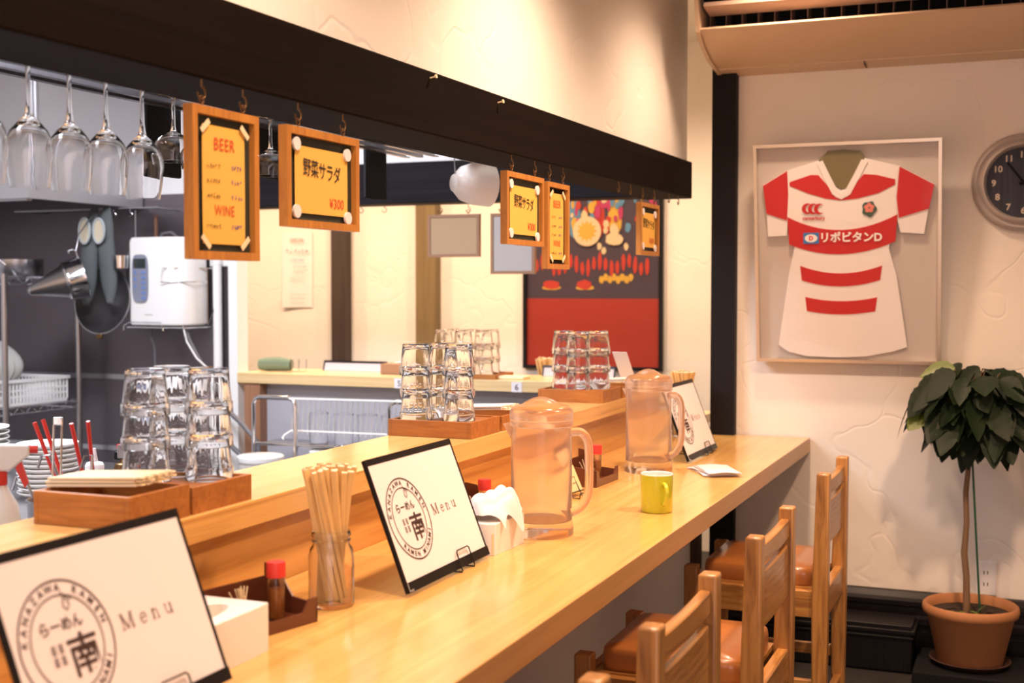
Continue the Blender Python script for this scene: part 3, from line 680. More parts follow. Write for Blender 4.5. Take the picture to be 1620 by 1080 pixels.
# ------------------------------------------------------------------ condiment caddies
def caddy(loc, rz, label, who, picks=True, capr=.0165):
    t = thing('condiment_caddy', label, 'caddy', loc, rz)
    # local: x towards customer, y along counter. size .12 x .17
    sx, sy, th = .060, .085, .004
    MB().box(-sx, sx, -sy, sy, 0, .006).build('base', M_BROWN, t)
    b = MB()
    b.box(-sx, -sx + th, -sy, sy, .006, .060)                                     # back wall
    b.prism([(-sx, .006), (sx, .006), (sx, .030), (sx * .1, .034), (-sx * .5, .078), (-sx, .082)], sy - th, sy, lambda a, q, d: (a, d, q))
    b.prism([(-sx, .006), (sx, .006), (sx, .045), (-sx, .060)], -sy, -sy + th, lambda a, q, d: (a, d, q))
    b.prism([(-sy, .006), (sy, .006), (sy, .040), (sy - .018, .040), (sy - .032, .020), (-sy + .03, .020), (-sy + .016, .045), (-sy, .045)], sx - th, sx, lambda a, q, d: (d, a, q))
    b.build('walls', M_BROWN, t)
    lx, ly, lz = loc; c_, s_ = math.cos(rz), math.sin(rz)
    W = lambda x, y, z: (lx + x * c_ - y * s_, ly + x * s_ + y * c_, lz + z)
    sp = thing('spice_shaker', 'red capped spice shaker standing in the ' + who, 'shaker', W(.012, .040, .0063))
    MB().lathe([(.0001, 0), (.013, 0), (.014, .002), (.014, .064), (.012, .070), (.011, .070), (.0127, .063), (.0127, .003), (.0001, .003)], 24).build('bottle', glassy('shaker plastic', (.96, .90, .82), .05, .4), sp, smooth=45)
    MB().lathe([(.0001, .0035), (.0121, .0035), (.0121, .050), (.0001, .051)], 20).build('spice', mat('brown spice', (.34, .13, .03), .9, bump=.8), sp, smooth=45)
    MB().lathe([(.0001, .069), (.0155, .069), (.0155, .090), (.0145, .0935), (.0001, .094)], 28).build('cap', M_RED, sp, smooth=40)
    cup = thing('toothpick_cup', 'small glass cup of toothpicks in the ' + who, 'cup', W(.012, -.030, .0063))
    MB().lathe([(.0001, 0), (.017, 0), (.022, .040), (.0205, .040), (.016, .003), (.0001, .003)], 20).build('cup_wall', M_JAR, cup, smooth=45)
    bb = MB(); bb.tube([(0, 0, 0), (0, 0, .062)], .0011, 6); o0 = bb.build('toothpick', M_BAMTIP); ff = True
    for i in range(9):
        o = o0 if ff else dup(o0); ff = False
        a = random.uniform(0, 6.28); d = Vector((.35 * math.cos(a) + .0, -.55 + .35 * math.sin(a), 1)).normalized() if i < 6 else Vector((random.uniform(-.2, .2), random.uniform(.1, .3), 1)).normalized()
        o.rotation_mode = 'QUATERNION'; o.rotation_quaternion = d.to_track_quat('Z', 'Y'); p = W(.012 - d.x * .010, -.030 - d.y * .012, .0103); o.location = p
        tag(o, 'wooden toothpick leaning in the ' + who, 'toothpick', 'toothpicks in the ' + who)
caddy((-1.135, 1.690, .7602), R(-14), 'brown condiment caddy beside the near white tissue box', 'near brown caddy')
caddy((-1.165, 2.618, .7602), R(-3), 'brown condiment caddy mostly hidden behind the crumpled tissues', 'caddy behind the tissues')
caddy((-1.125, 3.315, .7602), R(-3), 'brown condiment caddy between the two pitchers', 'caddy between the pitchers')

# ------------------------------------------------------------------ tissue boxes
def tissue_box(loc, rz, label, pop):
    t = thing('tissue_box', label, 'tissue box', loc, rz); sx, sy, h = (.060, .052)[pop], (.115, .080)[pop], (.072, .064)[pop]; b = MB()
    n = 40; oval = [(.032 * math.cos(2 * math.pi * i / n), (sy - .03) * math.sin(2 * math.pi * i / n)) for i in range(n)]
    def sq(i):
        a = 2 * math.pi * i / n; c_, s_ = math.cos(a), math.sin(a); k = min(sx / max(abs(c_), 1e-6), sy / max(abs(s_), 1e-6)); return (c_ * k, s_ * k)
    rings = [[(x, y, h - .02) for x, y in oval], [(x, y, h) for x, y in oval], [(*sq(i), h) for i in range(n)], [(*sq(i), 0) for i in range(n)]]
    b.loft(rings, cap=False); b.build('box_shell', M_WHITE, t, bevel=.0015)
    MB().box(-sx + .003, sx - .003, -sy + .003, sy - .003, .001, h - .02).build('tissues', mat('cream tissue', (.78, .66, .42), .9), t)
    if pop:
        def fn(u, v):
            a, b_ = 2 * u - 1, 2 * v - 1
            e = max(0.0, 1 - a * a * .9) ** .5 * max(0.0, 1 - b_ * b_ * .85) ** .5
            cr = abs(math.sin(3.1 * a + 2.3 * b_ + .6)) * .020 + abs(math.sin(5.3 * b_ - 2.2 * a)) * .012
            x = .012 + .052 * b_ + .010 * math.sin(4 * a + 1); y = .012 + .066 * a + .012 * math.sin(3 * b_ + 2 * a)
            z = h + .001 + e * (.030 + cr + .012 * a)
            if x > sx: z -= (x - sx) * 2.2
            return (x, y, max(z, h + .0015 if x < sx else .02))
        MB().grid(fn, 28, 16).build('pulled_tissue', M_PAPER, t, smooth=80, sub=1)
    return t
tissue_box((-1.098, 1.475, .7602), R(0), 'near white tissue box with an oval opening, beside the nearest menu', False)
tissue_box((-1.035, 2.405, .7602), R(-2), 'white tissue box with crumpled tissue pulled out, beside the nearer pitcher', True)

# ------------------------------------------------------------------ small card stand, slips, leaning card
t = thing('card_holder', 'small black wire holder with a handwritten card between the pitchers', 'card holder', (-1.075, 3.065, .7602), R(-8))
ti = R(25); V = Vector((-math.sin(ti), 0, math.cos(ti))); fn = frame_fn((0, -.045, .012), (0, 1, 0), V)
MB().prism([(0, 0), (.09, 0), (.09, .07), (0, .07)], 0, .002, fn).build('card', mat('kraft card', (.74, .56, .30), .7), t)
b = MB()
for z in (.052, .036, .020): squiggle(b, .012, .07, z, .006, lambda a, q: fn(a, q, .0025), .0012)
b.build('handwriting', M_BINK, t)
b = MB(); b.prism([(0, .07), (.09, .07), (.09, .078), (0, .078)], 0, .003, fn); b.build('card_top_band', M_BROWN, t)
b = MB()
for a in (.02, .07):
    b.tube([tuple(fn(a, .075, -.002)), (.010, a - .045, .0018), (.028, a - .045, .0018), (.030, a - .045, .014)], .0015, 6)
b.tube([(.030, -.025, .014), (.030, .025, .014)], .0015, 6); b.tube([tuple(fn(0, 0, .004)), tuple(fn(.09, .0, .004))], .0015, 6)
b.build('wire_frame', M_WIRE, t, smooth=60)
nm = ['bottom', 'second', 'third', 'fourth', 'top']
for i in range(5):
    b = MB(); L = .19 - .004 * i; bend = .004 + .002 * i
    b.grid(lambda u, v: ((u - .5) * .095, (v - .5) * L, bend * (.5 - .5 * math.cos(u * 6.28)) * .25 + .0028 * i + .0006), 10, 8)
    o = b.build('paper_slip', M_PAPER, smooth=60); md = o.modifiers.new('s', 'SOLIDIFY'); md.thickness = .0006; md.offset = 1
    o.location = (-.850 + .006 * i, 3.640 - .006 * i, .7606); o.rotation_euler = (0, 0, R(28 + (5, -3, 8, 1, -1)[i])); tag(o, 'folded white paper slip on the counter, %s of the pile by the pitcher' % nm[i], 'paper', 'pile of paper slips')
    l = MB()
    if i == 4:
        squiggle(l, -.03, .03, .02, .006, lambda a, q: (a, q, .0068 + .0028 * i), .001); squiggle(l, -.03, .02, -.02, .005, lambda a, q: (a, q, .0068 + .0028 * i), .001)
        l.build('print', M_INKG, o)
t = thing('leaning_card', 'tall white printed card leaning on the shelf end above the farther pitcher', 'card', (-1.335, 4.335, ZS), R(0), rot=(0, 0, 0))
V = Vector((-.25, -.78, 1)).normalized(); fn = frame_fn((.02, .12, .0015), (.30, .0, .0), V, (.0, -.8, -.62))
b = MB(); fa = lambda a, q, d=0: Vector((.0, .10, .001)) + Vector((1, -.1, 0)).normalized() * a + Vector((-.12, -.70, 1)).normalized() * q + Vector((0, -.8, -.56)) * d
b.prism([(-.028, 0), (.028, 0), (.028, .17), (-.028, .17)], 0, .0015, fa); b.build('card', M_PAPER, t)
b = MB(); [squiggle(b, -.018, .018, z, .006, lambda a, q: fa(a, q, -.0006), .001) for z in (.145, .13, .115, .10, .085)]; b.build('print', M_RINK, t)
b = MB(); b.box(-.035, .035, .085, .115, 0, .03); b.build('wooden_block', M_TRAY, t)

# ------------------------------------------------------------------ chairs
def make_chair():
    t = thing('dining_chair', '', 'chair', (0, 0, 0))
    # local: origin floor centre; x+ = back side (away from counter), y along counter; posts centre at x=.175
    px, py, H = .175, .186, .80; pw = .020
    for s_ in (-1, 1):
        b = MB(); lean = .0
        b.loft([[(px + a, s_ * py + c_, 0) for a, c_ in ((-pw * .9, -pw), (pw * .9, -pw), (pw * .9, pw), (-pw * .9, pw))],
                [(px + a, s_ * py + c_, .45) for a, c_ in ((-pw * 1.1, -pw), (pw * 1.1, -pw), (pw * 1.1, pw), (-pw * 1.1, pw))],
                [(px + a + .006, s_ * py + c_, H) for a, c_ in ((-pw * .85, -pw), (pw * .85, -pw), (pw * .85, pw), (-pw * .85, pw))]])
        b.build('back_leg', M_OAK, t, bevel=.005, seg=3)
        b = MB(); b.box(-.20, -.162, s_ * py - .019, s_ * py + .019, 0, .522); b.build('front_leg', M_OAK, t, bevel=.004, seg=3)
        b = MB(); b.box(-.165, px - .018, s_ * py - .011, s_ * py + .011, .405, .478); b.build('side_apron', M_OAKX, t, bevel=.002)
        b = MB(); b.box(-.165, px - .018, s_ * py - .010, s_ * py + .010, .20, .232); b.build('side_stretcher', M_OAKX, t, bevel=.002)
    def curved(z0, z1, th, sag):
        b = MB(); n = 10; rings = []
        for i in range(n + 1):
            y = -py + .018 + (2 * py - .036) * i / n; k = 1 - ((2 * i / n) - 1) ** 2; xo = px + .003 + sag * k
            rings.append([(xo - th, y, z0), (xo + th, y, z0), (xo + th, y, z1), (xo - th, y, z1)])
        return b.loft(rings)
    curved(.732, .774, .010, .004).build('top_rail', M_OAKY, t, bevel=.003)
    curved(.598, .714, .008, .004).build('back_panel', M_OAKY, t, bevel=.002)
    MB().box(px - .012, px + .014, -py + .018, py - .018, .40, .475).build('rear_apron', M_OAKY, t, bevel=.002)
    MB().box(-.192, -.170, -py + .018, py - .018, .405, .478).build('front_apron', M_OAKY, t, bevel=.002)
    MB().box(-.01, .012, -py + .010, py - .010, .207, .226).build('cross_stretcher', M_OAKY, t, bevel=.002)
    MB().box(px - .011, px + .011, -py + .018, py - .018, .12, .15).build('rear_stretcher', M_OAKY, t, bevel=.002)
    MB().box(-.16, px - .022, -py + .012, py - .012, .470, .482).build('seat_board', M_OAKX, t)
    c = MB()
    def cush(x0, x1, y0, y1, z0, z1):
        n = 12; rings = []
        for (k, z) in ((.985, z0), (1.0, z0 + .006), (1.0, z1 - .018), (.985, z1 - .006), (.955, z1 - .001), (.6, z1 + .004), (.0, z1 + .005)):
            ring = []
            for i in range(48):
                a = 2 * math.pi * i / 48; ca, sa = math.cos(a), math.sin(a); e = .18
                ux = math.copysign(abs(ca) ** e, ca); uy = math.copysign(abs(sa) ** e, sa)
                ring.append(((x0 + x1) / 2 + ux * k * (x1 - x0) / 2, (y0 + y1) / 2 + uy * k * (y1 - y0) / 2, z))
            rings.append(ring)
        c.loft(rings, cap=False)
    cush(-.158, px - .024, -py + .022, py - .022, .482, .532)
    c.build('seat_cushion', M_LEATHER, t, smooth=50)
    return t
ch = make_chair(); G = 'wooden chairs pulled up to the bar counter'
ch.location = (-.682, 2.717, 0); ch['label'] = 'middle oak chair with tan leather seat at the bar counter'; ch['group'] = G
dup(ch, (-.690, 1.985, 0), 0, 'oak chair with its slatted back in the lower right foreground')
dup(ch, (-.682, 3.648, 0), 0, 'farthest oak chair with tan seat at the counter, before the wall')
dup(ch, (-.69, 1.345, 0), 0, 'nearest oak chair, only one post top showing at the bottom edge')

# ------------------------------------------------------------------ framed jersey
FW, FH = .632, .772
t = thing('framed_jersey', 'large silver frame holding a red and white striped rugby jersey', 'framed jersey', (-.588, 4.577, 1.036), rot=(R(7.2), 0, 0))
b = MB(); fr = .011
for q in ([(-FW / 2, 0), (FW / 2, 0), (FW / 2 - fr, fr), (-FW / 2 + fr, fr)], [(-FW / 2, FH), (-FW / 2 + fr, FH - fr), (FW / 2 - fr, FH - fr), (FW / 2, FH)],
          [(-FW / 2, 0), (-FW / 2 + fr, fr), (-FW / 2 + fr, FH - fr), (-FW / 2, FH)], [(FW / 2, 0), (FW / 2, FH), (FW / 2 - fr, FH - fr), (FW / 2 - fr, fr)]):
    b.prism(q, -.012, .022, lambda a, c_, d: (a, d, c_))
b.build('metal_frame', mat('pale gold frame', (.66, .58, .48), .3, .7), t)
MB().box(-FW / 2 + .004, FW / 2 - .004, .014, .020, .004, FH - .004).build('backing', mat('silver grey backing', (.52, .47, .43), .6), t)
def JP(x, y):  # position in the mount from measured outline points
    top = 93 - (x - 50) * 53 / 827; bot = 1028 + (x - 72) * 2 / 810
    v = (y - top) / (bot - top); l = 50 + v * 22; r = 877 + v * 5; u = (x - l) / (r - l)
    return ((u - .5) * FW, (1 - v) * FH)
def jpoly(pts, d0, d1, name, m, parent, bevel=0.0):
    P = [JP(*p) for p in pts]; b = MB(); b.prism(P, d0, d1, lambda a, c_, d: (a, d, c_)); o = b.build(name, m, parent)
    bm = bmesh.new(); bm.from_mesh(o.data); bmesh.ops.triangulate(bm, faces=[f for f in bm.faces if len(f.verts) > 4]); bm.to_mesh(o.data); bm.free()
    return o
body = [(345, 150), (205, 195), (210, 300), (205, 400), (240, 525), (215, 640), (195, 780), (170, 955), (215, 985), (300, 1003), (430, 1006), (560, 1000), (680, 975), (738, 955), (715, 800), (690, 640), (655, 520), (690, 400), (684, 300), (697, 165), (548, 135), (520, 190), (470, 268), (445, 275), (425, 265), (385, 210)]
jp = jpoly(body, .000, .012, 'jersey_body', M_JWHITE, t)
jpoly([(205, 195), (93, 262), (112, 385), (118, 482), (205, 475), (207, 400), (212, 300)], .001, .012, 'sleeve', M_JWHITE, jp)
jpoly([(697, 165), (845, 240), (822, 350), (805, 455), (705, 450), (692, 400), (684, 300)], .001, .012, 'sleeve', M_JWHITE, jp)
jpoly([(204, 198), (94, 264), (111, 383), (205, 410), (210, 300)], -.0015, .001, 'red_sleeve_panel', M_JRED, jp)
jpoly([(699, 167), (846, 241), (825, 345), (697, 388), (687, 300)], -.0015, .001, 'red_sleeve_panel', M_JRED, jp)
def arcst(xl, xr, yl, yr, dip, th_l, name='red_stripe', n=14):
    up = []; lo = []
    for i in range(n + 1):
        u = i / n; x = xl + (xr - xl) * u; k = 1 - (2 * u - 1) ** 2
        up.append((x, yl + (yr - yl) * u + dip * k)); lo.append((x + (u - .5) * -16, yl + (yr - yl) * u + th_l + dip * k * .8))
    jpoly(up + lo[::-1], -.0015, .0005, name, M_JRED, jp)
arcst(207, 692, 395, 372, 62, 118); arcst(266, 628, 605, 596, 34, 64); arcst(290, 608, 741, 736, 18, 62)
jpoly([(216, 245), (310, 212), (345, 212), (385, 255), (420, 305), (445, 312), (445, 318), (380, 312), (300, 292), (216, 262)], -.0015, .0005, 'red_yoke', M_JRED, jp)
jpoly([(680, 222), (600, 205), (545, 203), (505, 250), (475, 300), (445, 312), (445, 318), (520, 308), (610, 283), (680, 245)], -.0015, .0005, 'red_yoke', M_JRED, jp)
# collar band
cb = MB(); P1 = [JP(*p) for p in ((350, 155), (385, 222), (420, 285), (447, 300), (475, 284), (515, 210), (548, 145))]
cb.ribbon(P1, .022, lambda a, c_: (a, -.003, c_)); o = cb.build('collar', M_JWHITE, jp); md = o.modifiers.new('s', 'SOLIDIFY'); md.thickness = .004
jpoly([(345, 150), (385, 108), (455, 100), (530, 105), (548, 135), (520, 195), (470, 262), (445, 268), (420, 255), (380, 205)], .004, .010, 'neck_lining', mat('olive satin lining', (.17, .14, .06), .3), jp)
# marks on the jersey
jt = lambda x, y, d=-.0045: (lambda a, c_: (JP(x, y)[0] + a, d, JP(x, y)[1] + c_))
b = MB()
for k in range(3):
    cx_, cy_ = JP(297 + k * 27, 357); n = 16
    outer = [(cx_ + .019 * math.cos(R(a)), cy_ + .019 * math.sin(R(a))) for a in range(60, 301, 16)]
    inner = [(cx_ + .008 + .014 * math.cos(R(a)), cy_ + .014 * math.sin(R(a))) for a in range(300, 59, -16)]
    b.prism(outer + inner, 0, .0006, lambda a, c_, d: (a, -.0025 - d - k * .0002, c_))
b.text('canterbury', .0185, jt(326, 404, -.003), 'CENTER', .95, bold=.0005); b.build('maker_mark', M_JRED, jp)
b = MB(); x0, y0 = JP(315, 484); b.prism([(x0 - .027, y0 - .019), (x0 + .027, y0 - .019), (x0 + .027, y0 + .019), (x0 - .027, y0 + .019)], 0, .0005, lambda a, c_, d: (a, -.0035 - d, c_)); b.build('blue_patch', mat('mid blue print', (.03, .20, .50), .6), jp)
b = MB(); b.prism([(x0 + .022 * math.cos(a), y0 + .014 * math.sin(a)) for a in [2 * math.pi * i / 24 for i in range(24)]], 0, .0005, lambda a, c_, d: (a, -.0042 - d, c_)); b.text('リポビタンD', .0375, jt(352, 497, -.0045), 'LEFT', .97, bold=.0012); b.build('white_lettering', mat('white print', (.85, .83, .80), .6), jp)
b = MB(); b.text('D', .020, jt(315, 492, -.0050), 'CENTER', bold=.0012); b.build('patch_letter', M_RED, jp)
ex, ey = JP(570, 352); b = MB()
b.prism([(ex + .024 * math.cos(a) * (1 + .10 * math.cos(5 * a)), ey + .026 * math.sin(a) * (1 + .10 * math.cos(5 * a + .8))) for a in [2 * math.pi * i / 40 for i in range(40)]], 0, .0005, lambda a, c_, d: (a, -.0025 - d, c_)); b.build('crest_ground', mat('dark green print', (.05, .10, .07), .7), jp)
b = MB()
for k in range(5):
    a0 = R(90 + 72 * k); ox, oy = ex + .010 * math.cos(a0), ey + .004 + .010 * math.sin(a0)
    b.prism([(ox + .0075 * math.cos(a), oy + .0075 * math.sin(a)) for a in [2 * math.pi * i / 14 for i in range(14)]], 0, .0004 + k * .00005, lambda a, c_, d: (a, -.0031 - d, c_))
b.build('crest_blossom', mat('salmon print', (.72, .22, .17), .7), jp)
b = MB(); b.box(-FW / 2 + .006, FW / 2 - .006, -.0085, -.0065, .006, FH - .006)
gm = glassy('picture glass', (1, 1, 1), 0.0, .90); b.build('glazing', gm, t)

# ------------------------------------------------------------------ clock
t = thing('wall_clock', 'round wall clock with weathered rim and dark slatted face', 'clock', (-.018, 4.619, 1.654), rot=(R(90), 0, 0))
MB().lathe([(.118, .0), (.160, .0), (.166, .010), (.160, .022), (.150, .026), (.142, .020), (.136, .030), (.126, .034), (.120, .024), (.118, .012)], 56).build('rim', mat('weathered grey rim', (.48, .43, .40), .5, .3, bump=.6, bscale=60), t, smooth=50)
MB().cyl(.121, .001, .012, 48).build('dial', wood('navy slats', (.030, .035, .055), (.010, .012, .022), 'y', 60, .6, 0, .03), t)
b = MB()
for k in range(1, 13):
    a = R(90 - 30 * k); b.text(str(k), .030, (lambda ca, sa: (lambda x, y: (ca * .094 + x, sa * .094 + y - .010, .0128)))(math.cos(a), math.sin(a)), 'CENTER', bold=.0007)
b.build('numerals', mat('cream numeral paint', (.62, .52, .42), .7), t)
b = MB(); b.prism([(-.004, -.02), (.004, -.02), (.003, .085), (-.003, .085)], .0135, .015, lambda a, c_, d: (a * .8 - c_ * .6, a * .6 + c_ * .8, d)); b.prism([(-.005, -.015), (.005, -.015), (.004, .055), (-.004, .055)], .0155, .017, lambda a, c_, d: (a * .3 + c_ * .95, -a * .95 + c_ * .3, d)); b.cyl(.008, .0135, .019, 16); b.build('hands', M_BLACKM, t)

# outlet
t = thing('wall_outlet', 'white double power outlet on the wall behind the plant trunk', 'outlet', (-.117, 4.6195, .30))
MB().box(-.034, .034, -.006, 0, -.058, .058).build('cover_plate', M_WHITE, t, bevel=.002)
b = MB()
for z in (-.02, .02):
    for x in (-.008, .004): b.box(x, x + .003, -.0068, -.0058, z - .006, z + .006)
b.build('slots', M_BLACKM, t)

# ribbed black crate in front of the baseboard
t = thing('black_crate', 'low black ribbed plastic crate along the baseboard behind the plant', 'crate', (-.66, 4.47, 0))
b = MB(); b.box(-.32, .32, -.075, .075, .004, .165); b.build('shell', M_BLACK, t, bevel=.004)
b = MB()
for i in range(30): b.box(-.31 + i * .0212, -.302 + i * .0212, -.080, -.074, .012, .11)
b.build('ribs', M_BLACK, t); MB().box(-.33, .33, -.085, .085, .135, .150).build('lip', M_BLACK, t, bevel=.003)
MB().box(-.325, .325, -.082, .082, .118, .126).build('lower_lip', M_BLACK, t, bevel=.002)

# ------------------------------------------------------------------ potted plant
PX, PY = -.157, 4.38
st_ = thing('plant_stand', 'low black base under the terracotta plant pot', 'stand', (PX + .02, PY, 0))
MB().box(-.19, .20, -.15, .15, .0, .062).build('platform', M_BLACKM, st_, bevel=.006)
t = thing('saucer', 'round dark terracotta saucer under the plant pot', 'saucer', (PX, PY, .0625))
MB().lathe([(.0001, 0), (.105, 0), (.128, .020), (.124, .022), (.104, .006), (.0001, .006)], 40).build('dish', mat('dark terracotta', (.05, .02, .012), .6), t, smooth=45)
t = thing('potted_plant', 'potted tree with large drooping dark green leaves in a terracotta pot', 'plant', (PX, PY, .069))
MB().lathe([(.0001, 0), (.098, 0), (.102, .004), (.136, .155), (.148, .163), (.152, .175), (.150, .190), (.143, .196), (.136, .192), (.130, .170), (.120, .120), (.0001, .118)], 56).build('pot', M_TERRA, t, smooth=50)
b = MB(); rnd = random.Random(2)
b.grid(lambda u, v: (.129 * u * math.cos(6.2832 * v), .129 * u * math.sin(6.2832 * v), .166 + .010 * math.sin(17 * u * math.cos(5 * v) + 3 * v) * (1 - u)), 10, 32); b.build('soil', M_SOIL, t)
tp = [(-.012, 0, .16), (-.014, 0, .28), (-.022, .0, .36), (-.016, 0, .46), (-.020, 0, .56), (-.012, 0, .66), (-.010, 0, .80), (-.004, 0, .92)]
MB().tube(tp, [.012, .0105, .0105, .009, .009, .008, .007, .004], 10).build('trunk', M_TRUNK, t, smooth=60)
MB().tube([(.030, -.01, .16), (-.004, -.008, .72)], .0035, 8).build('stake', M_STAKE, t, smooth=60)
br = MB(); lf = MB(); lf2 = MB()
def leaf(mb, P, D, L, Wd, roll, droop):
    D = D.normalized(); side = D.cross(Vector((0, 0, 1)));
    if side.length < .1: side = Vector((1, 0, 0))
    side.normalize(); side = Matrix.Rotation(roll, 3, D) @ side; nrm = side.cross(D)
    def fn(u, v):
        wdt = Wd * (math.sin(math.pi * min(u * .97 + .02, 1)) ** .75) * (1 - .25 * u) * (1 + .045 * math.sin(u * 34))
        s = (v - .5) * 2; p = P + D * (L * u) + side * (wdt * s) - Vector((0, 0, 1)) * (droop * L * u * u) + nrm * (-.16 * wdt * (1 - abs(s)) + .05 * wdt * math.sin(u * 30) * abs(s))
        return p
    mb.grid(fn, 12, 4)
rnd = random.Random(11); C0 = Vector((.012, 0, .855)); NL = 125
for i in range(NL):
    ph = 2 * math.pi * i * .381966; hz = 1 - 2 * (i + .5) / NL; rr = math.sqrt(max(0, 1 - hz * hz))
    dirv = Vector((rr * math.cos(ph), rr * math.sin(ph) * .7, hz))
    k = rnd.uniform(.45, .95)
    P = C0 + Vector((dirv.x * .165 * k, dirv.y * .16 * k, dirv.z * .125 * k + .03))
    D = Vector((dirv.x * rnd.uniform(.4, 1) + rnd.uniform(-.5, .5), dirv.y - .1 + rnd.uniform(-.4, .4), dirv.z * .3 - .35 + rnd.uniform(-.45, .2)))
    L = rnd.uniform(.085, .125); tgt = lf2 if i in (80, 61, 12) else lf
    leaf(tgt, P, D, L, L * rnd.uniform(.36, .46), rnd.uniform(-1.1, 1.1), rnd.uniform(.25, .7))
    if i % 3 == 0: br.tube([(-.008, 0, .72 + rnd.uniform(0, .15)), tuple((P + Vector((-.008, 0, .78))) / 2 + Vector((0, 0, .02))), tuple(P)], .0022, 6)
leaf(lf, Vector((-.185, -.02, .87)), Vector((-.7, -.1, -.9)), .085, .010, .3, .9); br.tube([(-.09, 0, .88), (-.15, -.01, .90), (-.185, -.02, .87)], .0018, 6)
o = lf.build('foliage', M_LEAF, t, smooth=70); o['kind'] = 'stuff'; lf2.build('yellowing_leaves', M_LEAF2, t, smooth=70); br.build('branches', M_TRUNK, t, smooth=60)
b = MB()
for k in range(7): leaf(b, Vector((rnd.uniform(-.06, .03), rnd.uniform(-.08, -.02), .178)), Vector((rnd.uniform(-1, 1), rnd.uniform(-1, .3), .12)), rnd.uniform(.04, .075), .014, rnd.uniform(-.4, .4), .3)
b.build('small_leaves', M_LEAF2, t, smooth=70)

# ------------------------------------------------------------------ poster (generic stand-in)
t = thing('framed_poster', 'large framed poster with a colourful crowd above a red lower half', 'poster', (-2.042, 6.098, .885))
W, H = .742, 1.06; b = MB(); fr = .018
for q in ((-W / 2, W / 2, 0, fr), (-W / 2, W / 2, H - fr, H), (-W / 2, -W / 2 + fr, fr, H - fr), (W / 2 - fr, W / 2, fr, H - fr)): b.box(q[0], q[1], -.03, 0, q[2], q[3])
b.build('black_frame', M_BLACK, t)
MB().box(-W / 2 + fr, W / 2 - fr, -.012, -.004, fr, H - fr).build('print', mat('dark poster ground', (.05, .035, .05), .4), t)
MB().box(-W / 2 + fr, W / 2 - fr, -.0135, -.012, fr, .36).build('red_lower_area', mat('poster red', (.30, .030, .018), .3), t)
rnd = random.Random(5); cols = [('poster yellow', (.50, .30, .04)), ('poster magenta', (.36, .03, .10)), ('poster blue', (.08, .20, .32)), ('poster scarlet', (.40, .035, .02)), ('poster cream', (.55, .42, .25))]
def blob(mb, x, z, rx, rz_, d): mb.prism([(x + rx * math.cos(a) * rnd.uniform(.8, 1.15), z + rz_ * math.sin(a) * rnd.uniform(.85, 1.1)) for a in [2 * math.pi * i / 12 for i in range(12)]], 0, .0008, lambda a, c_, dd: (a, -d - dd, c_))
mbs = [MB() for _ in cols]
for i in range(110):
    k = rnd.randrange(5) if i % 3 else (0, 1, 2, 3)[i % 4]; x = rnd.uniform(-.32, .33); z = rnd.uniform(.70, 1.02)
    blob(mbs[k], x, z, rnd.uniform(.008, .018), rnd.uniform(.012, .04), .0135 + .00006 * i)
for x, k in ((-.30, 0), (-.20, 1), (-.1, 2), (.03, 3), (.12, 0)): blob(mbs[k], x, .78, .035, .12, .0125)
for i in range(20): x = -.30 + i * .031; blob(mbs[3], x, .53 + .02 * math.sin(i * 1.3), .011, .035 + .01 * (i % 2), .0125 + .0001 * i)
for x in (-.22, -.04): blob(mbs[3], x, .43, .045, .025, .0130); blob(mbs[0], x, .415, .05, .012, .0125)
for i in range(8): blob(mbs[0], .05 + i * .022, .455 + .012 * (i % 2), .013, .02, .0125 + .0001 * i)
for i in range(12): blob(mbs[4], rnd.uniform(-.33, .33), rnd.uniform(.60, .72), .012, .02, .0125 + .0001 * i)
b_ = mbs[4]; b_.prism([(-.025 + .075 * math.cos(a), .70 + .075 * math.sin(a)) for a in [2 * math.pi * i / 40 for i in range(40)]], 0, .0012, lambda a, c_, dd: (a, -.0215 - dd, c_))
blob(b_, .12, .66, .05, .035, .0218); blob(b_, .12, .70, .022, .035, .0222)
mbs[0].prism([(-.025 + .055 * math.cos(a) * (1 - .3 * (i % 2)), .70 + .055 * math.sin(a) * (1 - .3 * (i % 2))) for i, a in enumerate([2 * math.pi * i / 24 for i in range(24)])], 0, .0006, lambda a, c_, dd: (a, -.0230 - dd, c_))
allp = MB(); idx = []
for k, mb in enumerate(mbs):
    o_ = len(allp.v); allp.v += mb.v; allp.f += [tuple(q + o_ for q in f) for f in mb.f]; idx += [k] * len(mb.f)
pp = allp.build('picture_pattern', mat(*cols[0], .45), t); pp['kind'] = 'stuff'
for n_, c_ in cols[1:]: pp.data.materials.append(mat(n_, c_, .45))
for p, k in zip(pp.data.polygons, idx): p.material_index = k

# pinned handwritten sheet on the far wall
t = thing('wall_notice', 'long handwritten white notice sheet pinned on the far wall', 'notice', (-3.775, 6.098, 1.19)); 
MB().grid(lambda u, v: ((u - .5) * .19, -.003 - .012 * (1 - v) * (1 - u) ** 2, v * .42), 6, 10).build('sheet', mat('thin paper', (.80, .74, .70), .8), t, smooth=60)
b = MB(); b.text('SPECIAL', .028, lambda a, q: (a * .9 + .005, -.0165, q + .365), 'CENTER'); b.build('red_lettering', M_RINK, t)
b = MB(); squiggle(b, -.07, .075, .300, .026, lambda a, q: (a, -.0165, q), .003)
for z in (.22, .19): squiggle(b, -.02, .06, z, .014, lambda a, q: (a, -.0165, q), .002)
for z in (.16, .145, .07, .045, .02): squiggle(b, -.04, .05, z, .009, lambda a, q: (a, -.0165, q), .0012)
b.build('black_lettering', M_INKG, t)
b = MB(); squiggle(b, -.04, .04, .255, .018, lambda a, q: (a, -.0165, q), .002); b.build('blue_lettering', M_BLINK, t)

